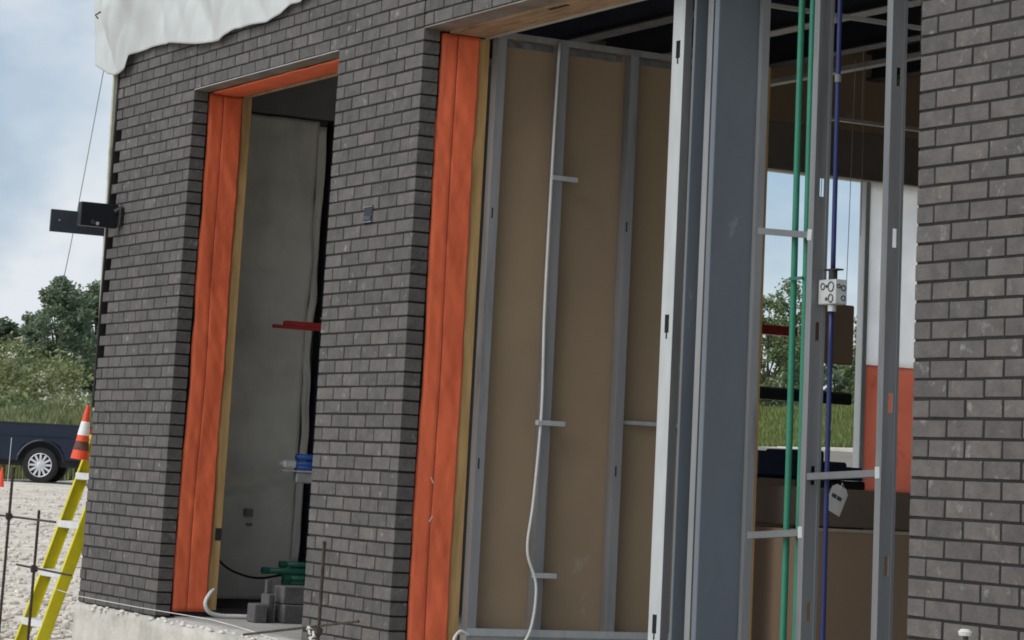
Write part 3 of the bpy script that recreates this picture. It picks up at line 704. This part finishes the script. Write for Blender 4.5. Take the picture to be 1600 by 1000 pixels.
for i in range(4): MB().box(-2.65, -1.2+.02*(i % 2), 2.6, 3.9, .003+.09*i, .09+.09*i, .004).build('board', ('slab', 'cement_block', 'concrete', 'slab')[i], o)
o = thing('blue_stack', 'stack of dark navy packs below the far window', 'packs')
for i, (y0, y1, z0, z1) in enumerate(((4.0, 4.31, .97, 1.13), (4.32, 4.52, .97, 1.15), (4.522, 4.70, .97, 1.085), (4.702, 4.83, .97, 1.055), (4.0, 4.85, .003, .968))):
    MB().box(-3.4, -3.0, y0, y1, z0, z1, .012).build('pack', 'navy_stack' if i < 4 else 'black_stack', o)
o = MB(); o.box(-3.95, -3.88, 4.45, 5.35, 1.49, 1.575, .012)
o = tag(o.build('black_bar', 'black_stack'), 'black horizontal bar across the far window', 'bar')
for y in (4.62, 4.66): pass
MB().box(-4.045, -3.951, 4.46, 4.56, 1.50, 1.565).build('bar_bracket', 'black_stack', o)
o = MB(); o.box(-4.20, -4.12, 4.605, 5.04, 1.945, 2.012, .004)
tag(o.build('red_bar', 'red_paint'), 'short dull red bar across the left of the far window', 'bar')
o = thing('brown_panel', 'brown board panel hanging behind the junction box', 'panel')
MB().box(-1.03, -1.0, 2.98, 3.305, 1.595, 1.93, .008).build('board', 'cardboard', o)
for y in (3.05, 3.25): MB().tube([(-1.015, y, 1.93), (-1.015, y+.02, 3.34)], .0022, 5).build('hanger_wire', 'strip_steel', o)
o = MB().tube([(-1.0, 3.325, 3.34), (-1.0, 3.33, 2.33)], .0022, 5).build('hanging_wire', 'wire'); tag(o, 'thin wire hanging straight down against the far window', 'wire')

# ------------------------------------------------------------ things inside the narrow opening
t = thing('red_pipe', 'short red pipe with copper fitting inside the narrow opening', 'pipe')
MB().box(-3.31, -3.27, .72, 1.13, 1.675, 1.695, .004).build('arm', 'red_paint', t)
MB().box(-3.315, -3.265, .79, 1.13, 1.692, 1.722, .006).build('bracket', 'red_paint', t)
MB().tube([(-3.29, 1.05, 1.715), (-3.29, 1.05, 1.775)], .016, 10).build('copper_fitting', 'copper', t)
MB().box(-3.31, -3.27, 1.03, 1.07, 1.745, 1.76, .003).build('valve_handle', 'copper', t)
MB().tube([(-3.29, 1.12, .003), (-3.29, 1.12, 3.0)], .02, 10).build('riser', 'dark_steel', t)
t = thing('blue_pipe_group', 'blue capped pipes with white fittings inside the narrow opening', 'pipes')
for z in (.925, .885, .862): MB().tube([(-3.3, .93, z), (-3.3, 1.2, z)], .019, 12).build('blue_pipe', 'blue_pipe', t, smooth=True)
MB().box(-3.325, -3.275, .845, .928, .86, .905, .008).build('fitting', 'aluminium', t); MB().tube([(-3.3, .82, .885), (-3.3, .846, .885)], .015, 10).build('nozzle', 'aluminium', t)
MB().box(-3.33, -3.27, .84, 1.06, .838, .848, .003).build('tray', 'aluminium', t)
MB().box(-3.32, -3.28, .93, 1.04, .775, .836, .006).build('valve_body', 'zinc', t)
MB().box(-3.33, -3.27, 1.21, 1.25, .003, .96).build('post', 'galv', t)
t = thing('green_pipe_group', 'green capped pipes stacked above grey blocks in the narrow opening', 'pipes')
for i, (y0, z) in enumerate(((.88, .300), (.765, .262), (.90, .245), (.905, .222), (.905, .20))):
    MB().tube([(-3.3+.012*(i % 2), y0, z), (-3.3+.012*(i % 2), 1.2, z)], .0165 if i != 1 else .018, 12).build('green_pipe', 'green_dark', t, smooth=True)
    MB().tube([(-3.3+.012*(i % 2), y0-.012, z), (-3.3+.012*(i % 2), y0+.03, z)], .02, 12).build('pipe_cap', 'green_dark', t)
MB().box(-3.32, -3.27, .92, 1.15, .165, .182, .003).build('rail', 'aluminium', t)
MB().box(-3.34, -3.27, 1.18, 1.24, .003, .33).build('post', 'galv', t)
t = thing('block_pile', 'dark grey masonry blocks on the floor inside the narrow opening', 'blocks')
for (x0, x1, y0, y1, z0, z1) in ((-2.70, -2.58, .425, .50, .003, .105), (-2.72, -2.62, .515, .555, .003, .16), (-2.75, -2.58, .60, .80, .003, .105), (-2.74, -2.6, .60, .80, .107, .205)):
    MB().box(x0, x1, y0, y1, z0, z1, .006, .002).build('block', 'cement_block', t)
MB().box(-2.69, -2.66, .52, .55, .16, .235, .003).build('post_stub', 'cement_block', t)
o = MB().tube(smooth_path([(-2.985, .335, .155), (-2.965, .305, .135), (-2.95, .275, .085), (-2.95, .30, .036), (-2.95, .37, .016), (-2.94, .47, .015), (-2.93, .58, .015)]), .0125, 10).build('white_hose', 'white_tube', smooth=True)
tag(o, 'bent white flexible tube at the foot of the left orange jamb', 'conduit')
o = MB().tube(smooth_path([(-3.9, .60, .55), (-3.88, .64, .40), (-3.85, .71, .29), (-3.8, .80, .225), (-3.7, .93, .20), (-3.4, 1.03, .262)]), .007, 8).build('black_cable', 'black_cable', smooth=True)
tag(o, 'black cable sagging in front of the grey insulated wall', 'cable')

# ------------------------------------------------------------ on and at the wall
# tarp draped over the wall head
tp = []
edge = [(-4.74, 3.33), (-4.60, 3.275), (-4.42, 3.235), (-4.30, 3.215), (-4.20, 3.215), (-4.10, 3.235), (-4.04, 3.31), (-3.7, 3.325), (-3.4, 3.315), (-3.1, 3.275), (-2.92, 3.25), (-2.6, 3.235), (-2.38, 3.275), (-2.2, 3.27), (-1.95, 3.26), (-1.75, 3.28), (-1.6, 3.315), (-1.46, 3.31), (-1.2, 3.40), (-1.0, 3.52), (-0.8, 3.70)]
def edge_z(x):
    for (a, za), (b, zb) in zip(edge, edge[1:]):
        if a <= x <= b: return za+(zb-za)*(x-a)/(b-a)
    return edge[0][1] if x < edge[0][0] else edge[-1][1]
rows = []
NU = 220
for i in range(NU+1):
    x = -4.74+3.94*i/NU; ez = edge_z(x); row = []
    wrap = sst(-4.34, -4.74, x)
    for j in range(46):
        v = j/45
        z = ez + (3.88-ez)*v
        puff = 0.02 + 0.15*abs(nz3(x*1.1+v*.2, v*.45, 2, 1)) + 0.11*abs(nz3(x*2.6+v*.9, v*.6, 9, 1)) + 0.035*abs(nz3(x*4.6-v*2.4, v*1.3, 4, 1))
        puff *= .3+.7*min(1, v*1.6)
        y = -0.012-max(0.004, puff)
        xx = x
        if wrap > 0: y = y + wrap*0.025; xx = x + wrap*0.06*v
        row.append(Vector((xx, y, z)))
    # over the top and back
    row.append(Vector((x, 0.02, 4.0))); row.append(Vector((x, 0.08, 4.24))); row.append(Vector((x, 0.5, 4.27)))
    rows.append(row)
o = MB().grid(rows).build('white_tarp', 'tarp_sheet', smooth=True); thicken(o, 0.0015)
tag(o, 'crumpled white plastic tarp draped over the top of the brick wall', 'tarp')
# timber lying over the tarp at the corner
t = thing('timber_block', 'weathered timber block on the roof corner above the tarp', 'timber')
MB().box(-4.62, -4.44, -0.05, 0.5, 3.66, 3.86, .006).build('block', 'wood', t)
MB().tube([(-4.60, -.06, 3.655), (-4.61, -.09, 3.63), (-4.61, -.07, 3.61)], .006, 6).build('hook', 'black_cable', t)
# fixture plates projecting from the wall
t = thing('wall_fixture', 'black box fixture projecting from the left brick pier', 'fixture')
MB().box(-4.13, -4.07, -.265, -.025, 2.243, 2.388, .004).build('housing', 'black_box', t)
MB().tube([(-4.07, -.05, 2.34), (-4.06, -.02, 2.36), (-4.05, .0, 2.36)], .018, 8).build('arm', 'black_plastic', t)
MB().box(-4.10, -4.03, -.03, -.002, 2.255, 2.37, .006).build('mount_plate', 'black_plastic', t)
MB().tube([(-4.069, -.155, 2.262), (-4.064, -.155, 2.262)], .011, 12).build('sensor', 'zinc', t); MB().tube([(-4.069, -.185, 2.270), (-4.064, -.185, 2.270)], .014, 12).build('sensor', 'grey_plate', t)
t = thing('metal_plate', 'grey metal plate sticking out behind the black wall fixture', 'plate')
MB().box(-4.36, -4.345, -.36, .12, 2.212, 2.35, .002).build('plate', 'grey_plate', t)
MB().tube([(-4.344, -.305, 2.285), (-4.339, -.305, 2.285)], .006, 10).build('bolt', 'zinc', t)
MB().box(-4.345, -4.31, .06, .12, 2.23, 2.33).build('bracket', 'grey_plate', t)
o = MB().box(-4.362, -4.338, -.015, .022, -1.08, 1.08, .002, M=Matrix.Translation((0, .008, 2.22)) @ Matrix.Rotation(R(1.25), 4, 'X')).build('corner_profile', 'sheathing'); tag(o, 'pale upright mason profile board along the outer edge of the left pier', 'profile board')
MB().box(-4.336, -4.3115, -.004, .092, 1.16, 3.3).build('backer_strip', 'mortar', o)
for z in (): MB().box(-4.3375, XL-.001, .012, .03, z, z+.02).build('profile_clip', 'galv', o)
# long thin guy wire from the wall head down to the trees
a = Vector((-4.62, .0, 3.30)); b = CAM_LOC + Vector((-0.9769, 0.3297, 0.0585))*108; pts = []
for i in range(41):
    s = i/40; q = a.lerp(b, s); q.z -= 0.5*math.sin(math.pi*s)*(1-.35*s); pts.append(q)
WIRE = MB().tube(pts, [0.003+0.016*i/40 for i in range(41)], 5).build('guy_wire', 'wire'); tag(WIRE, 'thin wire running from the wall head across the sky', 'wire')

# string line and rebar stakes
o = MB().tube([(-4.75, -.04, .058), (-4.2, -.035, .038), (-3.2, -.03, .036), (-2.1, -.03, .043), (-1.7, -.032, .03), (-1.2, -.035, .006)], .0022, 5).build('string_line', 'string'); tag(o, 'white mason string stretched along the foot of the left pier', 'string')
def stake(lab, x, y, z1, cross):
    t = thing('rebar_stake', lab, 'stake', (0, 0, 0), 'rebar stakes')
    zb = ground_h(x, y)-.15
    mb = MB(); n = int((z1-zb)/.012)
    mb.tube([(x+.004*math.sin(z*3), y, z) for z in [zb+(z1-zb)*i/n for i in range(n+1)]], [.0078+.0009*(i % 2) for i in range(n+1)], 7); mb.build('rod', 'rebar', t)
    for (dx0, dy0, dz0, dx1, dy1, dz1) in cross:
        MB().tube([(x+dx0, y+dy0, dz0), (x+dx1, y+dy1, dz1)], .006, 7).build('cross_rod', 'rebar', t)
        MB().box(x-.018, x+.018, y-.018, y+.018, (dz0+dz1)/2-.018, (dz0+dz1)/2+.018, .006, .004).build('clamp', 'rebar', t)
    return t
stake('rusty rebar stake farthest left, taller, in the gravel', -3.1, -.87, .782, ((-.9, -.12, .525, .5, .10, .505),))
stake('rusty rebar stake beside the yellow ladder foot', -3.1, -.70, .555, ((-.25, -.02, .245, .45, .06, .225),))
sk = stake('rusty rebar stake in front of the middle brick pier', .09, -.4, .535, ((-.75, -.05, .06, .36, .03, .20),))
s4 = stake('rebar stake top with pale cap in front of the right brick wall', 4.85, -.4, .462, ())
MB().lathe([(.018, .0), (.022, .012), (.012, .02)], 12, Matrix.Translation((4.85, -.4, .457))).build('cap', 'white_tube', s4)
for i in range(7): MB().box(-.03, .03, -.012, .012, -.01, .01, .004, .004, Matrix.Translation((.07+rng.uniform(-.05, .02), -.41, .125+rng.uniform(-.02, .02))) @ Matrix.Rotation(rng.uniform(-.6, .6), 4, 'Y')).build('wire_tie', 'white_tube' if i < 3 else 'rebar', sk)

# ------------------------------------------------------------ stepladder
ld = thing('stepladder', 'yellow fibreglass stepladder with pale metal treads left of the corner pier', 'ladder')
sl = (0.23+0.149)/(0.958+0.28)           # lean towards the building
def ly(z): return -0.149 + sl*(z+0.28)
ZL0 = ground_h(-4.8, -.2); ZL1 = 0.97
for x, sgn in ((-5.0, 1), (-4.60, -1)):
    mb = MB()
    def rl(x0, x1, a, b):
        v = [Vector((xx, ly(zz)+yy, zz)) for zz in (ZL0, ZL1) for xx, yy in ((x0, a), (x1, a), (x1, b), (x0, b))]
        mb.add(v, [(0, 3, 2, 1), (4, 5, 6, 7)] + [(i, (i+1) % 4, 4+(i+1) % 4, 4+i) for i in range(4)])
    rl(x, x+.005, 0.0, .078); rl(x+.0052*sgn if sgn > 0 else x-.026, x+.031 if sgn > 0 else x-.0002, 0.0, .005); rl(x+.0052*sgn if sgn > 0 else x-.026, x+.031 if sgn > 0 else x-.0002, .073, .078)
    mb.build('rail', 'ladder_yellow', ld)
    for z in (ZL0,): MB().box(x-.012, x+.02, ly(z)-.01, ly(z)+.088, z-.03, z+.04, .006).build('foot', 'black_plastic', ld)
for i in range(6):
    z = -0.46 + 0.300*i + .0
    MB().box(-4.994, -4.604, ly(z)-.004, ly(z)+.082, z-.022, z+.022, .003).build('tread', 'aluminium', ld)
# rear frame of the A
for x in (-4.97, -4.64):
    MB().tube([(x, ly(ZL1)+.06, ZL1-.02), (x, .95, ZL0)], .018, 8).build('rear_leg', 'ladder_yellow', ld)
MB().box(-5.02, -4.58, ly(ZL1)-.02, ly(ZL1)+.15, ZL1, ZL1+.03, .006).build('top_cap', 'ladder_yellow', ld)
# traffic cone set on the ladder top
def cone(lab, loc, h, tilt=0.0, base=True, group='traffic cones', stripes=True, rz=0.0):
    t = thing('traffic_cone', lab, 'traffic cone', loc, group); t.rotation_euler = (tilt, 0, rz)
    rb, rt = h*.17, h*.035
    def rr(z): return rb+(rt-rb)*z/h
    def seg(n, mt, z0, z1, e=0): MB().lathe([(rr(z0)+e, z0), (rr(z1)+e, z1)], 20).build(n, mt, t, smooth=False)
    if stripes:
        seg('cone_body', 'cone_orange', .0, h*.16); seg('dirty_band', 'cone_dirty', h*.161, h*.33); seg('cone_body', 'cone_orange', h*.331, h*.44)
        seg('reflective_band', 'cone_white', h*.441, h*.70, .0015); seg('cone_tip', 'cone_orange', h*.701, h)
    else:
        seg('cone_body', 'cone_orange', 0.02, h)
    if base: MB().box(-h*.24, h*.24, -h*.24, h*.24, 0, .025, .004).build('base', 'cone_orange', t)
    return t
cone('orange and white traffic cone leaning at the top of the yellow ladder', (-4.80, .110, .845), .335, -.09, False)
wheel_dir = Vector((.474, .879))

# ------------------------------------------------------------ pickup truck
DT = 64.5
cpt = CAM_LOC + Vector((-0.9766, 0.3305, 0))*DT           # rear wheel
tz = ground_h(cpt.x, cpt.y)
tr = thing('pickup_truck', 'dark navy pickup truck parked beyond the gravel yard', 'truck', (cpt.x, cpt.y, tz))
tr.rotation_euler.z = math.atan2(-wheel_dir.y, -wheel_dir.x) + R(2)   # local +x = forward (image left), +y = away from / towards camera
# local: x forward, rear axle at 0; side facing camera is local +y?  (forward x left) handled symmetrically
W = 1.0
body = MB()
bed = [(-1.12, .55), (-1.14, .92), (-1.12, 1.36), (1.40, 1.36), (1.44, 1.36), (1.44, .52), (.56, .50), (.53, .72), (.42, .88), (.24, .97), (-.24, .97), (-.42, .88), (-.53, .72), (-.58, .55)]
cab = [(1.46, 0.5), (1.46, 1.42), (1.56, 1.86), (1.84, 1.92), (2.94, 1.92), (3.19, 1.86), (3.79, 1.36), (4.89, 1.28), (5.06, 1.1), (5.08, 0.55), (4.69, 0.5), (4.66, 0.72), (4.54, 0.9), (4.34, 0.98), (3.96, 0.98), (3.76, 0.9), (3.64, 0.72), (3.6, 0.5)]
MB().prism(bed, -W, W).build('bed', 'navy_paint', tr); MB().prism(cab, -W+.02, W-.02).build('cab', 'navy_paint', tr)
for s in (-1, 1):
    MB().box(-1.08, 1.42, s*W-.015, s*W+.012, 1.345, 1.385, .008).build('bed_rail', 'black_plastic', tr)
    MB().box(-1.10, 1.42, s*W-.012, s*W+.018, 1.06, 1.11, .012).build('side_crease', 'navy_paint', tr)
    for ax in (0.0, 4.16):
        arc = MB()
        arc.tube([(ax+.56*math.cos(a), s*(W+.005), .42+.56*math.sin(a)) for a in [R(8+164*k/14) for k in range(15)]], .03, 6); arc.build('wheel_arch', 'navy_paint', tr)
        Mx = Matrix.Translation((ax, s*(W-.13), .41)) @ Matrix.Rotation(R(-90*s), 4, 'X')
        ty = MB().lathe([(.27, -.12), (.375, -.12), (.41, -.085), (.412, .085), (.385, .115), (.30, .125), (.27, .11)], 36, Mx, False).build('wheel', 'tyre', tr)
        MB().lathe([(.02, .02), (.25, .03), (.272, .08), (.275, .118), (.262, .12)], 36, Mx, False).build('rim', 'black_plastic', ty)
        sp = MB()
        for k in range(12):
            a = 2*math.pi*k/12; sp.box(.05, .265, -.026, .026, .085, .118, .006, M=Mx @ Matrix.Rotation(a, 4, 'Z'))
        sp.build('spokes', 'chrome', ty); MB().lathe([(.075, .08), (.075, .122), (.05, .13)], 16, Mx).build('hub_cap', 'chrome', ty)
        n = 36; MB().tube([Mx @ Vector((.268*math.cos(6.283*k/n), .268*math.sin(6.283*k/n), .117)) for k in range(n+1)], .012, 6, False).build('rim_ring', 'chrome', ty)
    MB().box(-1.15, -1.02, s*W-.06, s*W+.006, .98, 1.32, .01).build('tail_light', 'tail_red', tr)
    MB().prism([(1.79, 1.40), (1.84, 1.80), (2.94, 1.82), (3.09, 1.78), (3.54, 1.40)], s*(W-.018) if s > 0 else -W+.012, s*(W-.012) if s > 0 else -W+.018).build('side_window', 'glass_dark', tr)
    MB().box(2.59, 2.79, s*(W-.015)-.012, s*(W-.015)+.012, 1.16, 1.20, .005).build('door_handle', 'chrome', tr)
    MB().box(4.79, 5.09, s*(W-.1)-.1, s*(W-.1)+.09, .95, 1.15, .02).build('headlight', 'chrome', tr)
for ax in (0.0, 4.16): MB().box(ax-.62, ax+.62, -.70, .70, .45, 1.1).build('wheel_well', 'black_plastic', tr)
MB().box(-1.30, -1.11, -W+.02, W-.02, .50, .70, .03).build('rear_bumper', 'black_plastic', tr); MB().box(-1.145, -1.125, -.8, .8, .80, 1.34, .008).build('tailgate', 'navy_paint', tr)
MB().box(5.06, 5.24, -W+.02, W-.02, .45, .75, .03).build('front_bumper', 'chrome', tr); MB().box(-.9, 4.84, -.75, .75, .38, .56).build('chassis', 'black_plastic', tr)

# far small cone near the truck front and a thin marker pole
cq = CAM_LOC + Vector((-0.9842, 0.3165, 0))*58
cone('small orange traffic cone on the gravel at the left edge', (cq.x, cq.y, ground_h(cq.x, cq.y)), .44, 0, True, stripes=False)
cq = CAM_LOC + Vector((-0.9828, 0.3185, 0))*57
o = MB().tube([(cq.x, cq.y, ground_h(cq.x, cq.y)), (cq.x+.02, cq.y, ground_h(cq.x, cq.y)+1.05)], .006, 6).build('marker_pole', 'wrap_white'); tag(o, 'thin pale marker pole at the left edge in front of the truck', 'pole')
cq = CAM_LOC + Vector((-0.848, 0.573, 0))*50
o = MB().box(-.18, .18, -.18, .18, 0, .62, .05).build('marker_post', 'kerb', loc=(cq.x-6.5, cq.y+3.2, ground_h(cq.x-6.5, cq.y+3.2))); tag(o, 'pale concrete marker post by the far grass bank', 'post')

# ------------------------------------------------------------ vegetation
def leaf_cloud(mb_v, mb_f, c, rad, n, size, flat=0.85):
    for _ in range(n):
        d = Vector((rng.gauss(0, 1), rng.gauss(0, 1), rng.gauss(0, flat))); d.normalize(); p = c + d*rad*rng.random()**0.45
        a = Vector((rng.gauss(0, 1), rng.gauss(0, 1), rng.gauss(0, .6))).normalized(); b = a.cross(Vector((rng.gauss(0, 1), rng.gauss(0, 1), rng.gauss(0, 1)))).normalized()
        s = size*rng.uniform(.6, 1.35); o = len(mb_v)
        mb_v += [p-a*s, p+b*s*.5, p+a*s, p-b*s*.5]; mb_f.append((o, o+1, o+2, o+3))
def tree(lab, x, y, h, w, nclump, per, lsize, mt='leaf', crown_from=0.25, group='trees beyond the yard', name='leafy_tree'):
    zb = ground_h(x, y)
    t = thing(name, lab, 'tree', (x, y, zb), group)
    tk = MB(); lean = rng.uniform(-.05, .05)*h
    tk.tube([(lean*s*s, 0, h*.9*s-.1) for s in [i/8 for i in range(9)]], [max(.02, h*.018*(1-.9*i/8)) for i in range(9)], 8)
    V = []; F = []
    cl_ = []
    for i in range(nclump):
        u = rng.random(); z = h*(crown_from + (1-crown_from)*u)
        pr = math.sin(math.pi*min(1, .12+.88*u)**.8)**.7 * w * (0.8+.35*nz3(i*.37, h, 1, 1))
        a = rng.random()*6.283; rr = pr*rng.random()**.5
        c = Vector((rr*math.cos(a)+lean*u*u, rr*math.sin(a), z)); cl_.append(c)
        leaf_cloud(V, F, c, h*rng.uniform(.045, .085), per, lsize)
    for c in cl_[::4]:
        s = max(.15, c.z/h-.25); tk.tube([(lean*s*s, 0, h*.9*s), c*.5+Vector((lean*s*s, 0, h*.9*s))*.5+Vector((0, 0, .03*h)), c], [h*.006, h*.004, h*.0015], 5)
    tk.build('trunk', 'bark', t); MB().add(V, F).build('crown', mt, t)
    return t
def dirpt(u, D):                      # horizontal direction at image column u (from the camera's fit), at range D
    c0, c1 = Vector((-.985, .315)), Vector((-.808, .651)); s = u/1600
    d = (c0*(1-s)+c1*s); return CAM_LOC.x + d.x*D, CAM_LOC.y + d.y*D
for u, D, h, w, lab in ((75, 122, 8.7, 2.6, 'tall dark green tree at the centre of the left tree line'), (136, 126, 8.9, 2.2, 'dark green tree close against the left brick pier edge'), (108, 132, 7.2, 2.2, 'darker tree set back between two taller left trees'),
                        (34, 128, 7.0, 1.9, 'lower tree at the left part of the tree line'), (-10, 124, 6.9, 1.9, 'tree cut by the left edge of the picture')):
    x, y = dirpt(u, D); tree(lab, x, y, h-ground_h(x, y), w, 105, 120, .10)
for u, D, h, w, lab, mtn in ((1222, 74, 5.0, 1.4, 'green tree seen through the far window behind the green tubes', 'leaf_b'), (1272, 80, 4.2, 1.5, 'tree behind the steel stud in the far window', 'leaf_b'), (1300, 70, 2.2, 1.3, 'low dark bush at the back of the grass in the far window', 'leaf'), (1352, 66, 3.6, .75, 'slim tree beside the white post in the far window', 'leaf_b'), (1195, 70, 4.2, 1.3, 'bushy tree at the left edge of the far window', 'leaf_b'), (1335, 78, 2.6, 1.2, 'pale bush low in the far window', 'leaf')):
    x, y = dirpt(u, D*1.38); tree(lab, x, y, h*1.12, w*1.35, 80, 80, .085, mtn, .05)
# bushes and weeds on the mound
def bush(lab, x, y, h, w, n, per, ls, mt, blossom=0):
    t = thing('bush', lab, 'bush', (x, y, ground_h(x, y)), 'bushes on the mound'); V = []; F = []; V2 = []; F2 = []
    for i in range(n):
        a = rng.random()*6.283; rr = w*rng.random()**.5; z = h*rng.random()*(1-.5*(rr/w)**2)
        c = Vector((rr*math.cos(a), rr*math.sin(a), z)); leaf_cloud(V, F, c, .35*h**.5, per, ls)
        if rng.random() < blossom: leaf_cloud(V2, F2, c+Vector((0, 0, .2*h)), .25, 22, ls*.6)
    MB().add(V, F).build('foliage', mt, t)
    if F2: MB().add(V2, F2).build('blossoms', 'blossom', t)
    return t
bl = [(8, 92, 2.2, 2.6, 'weed'), (36, 96, 1.9, 2.2, 'weed'), (66, 90, 1.1, 2.0, 'weed'), (95, 88, .9, 1.8, 'weed'), (125, 86, .8, 1.6, 'weed'), (150, 84, .8, 1.4, 'weed'), (-15, 88, 2.2, 2.2, 'weed'), (55, 84, 1.2, 2.0, 'leaf_b'), (110, 82, .7, 1.6, 'leaf_b'), (25, 84, 1.2, 2.2, 'leaf_b')]
bn = ['pale weedy bush above the truck bed at far left', 'pale weedy bush on the mound under the tall tree', 'flowering bush on the slope of the mound', 'flowering bush lower down the mound', 'cream flowering bush left of the traffic cone', 'flowering bush touching the brick pier edge', 'bush cut by the left edge above the truck', 'green shrub right behind the truck bed', 'green shrub above the truck bumper', 'green shrub behind the truck cab']
for (u, D, h, w, mt_), lab in zip(bl, bn):
    x, y = dirpt(u, D); bush(lab, x, y, h, w, 55, 45, .10, mt_, .55 if 'flower' in lab else .12)
# grass
def grass(name, lab, n, fn, h0, h1, mt, wd=.02):
    V = []; F = []
    for _ in range(n):
        x, y = fn(); z = ground_h(x, y)+.03; h = rng.uniform(h0, h1)*(.75+.4*nz3(x, y, 0, .4)); a = rng.random()*6.283; l = rng.uniform(.1, .4)*h
        w = wd*rng.uniform(.7, 1.4); dx, dy = math.cos(a), math.sin(a); o = len(V)
        V += [Vector((x-dy*w, y+dx*w, z)), Vector((x+dy*w, y-dx*w, z)), Vector((x+dx*l*.35+dy*w*.6, y+dy*l*.35-dx*w*.6, z+h*.6)), Vector((x+dx*l, y+dy*l, z+h))]
        F += [(o, o+1, o+2), (o, o+2, o+3)]
    tag(MB().add(V, F).build(name, mt), lab, 'grass', None, 'stuff')
def g_left():
    u = rng.uniform(-25, 175); return dirpt(u, rng.uniform(70.5, 84))
grass('tall_grass', 'tall meadow grass behind the truck', 26000, g_left, .9, 1.75, 'grass_dry', .018)
def g_right():
    u = rng.uniform(1170, 1450); x, y = dirpt(u, rng.uniform(66, 96)); return x, max(y, 33.3+rng.random()*.3)
grass('verge_grass', 'green grass on the bank beyond the road', 42000, g_right, .12, .42, 'grass', .012)
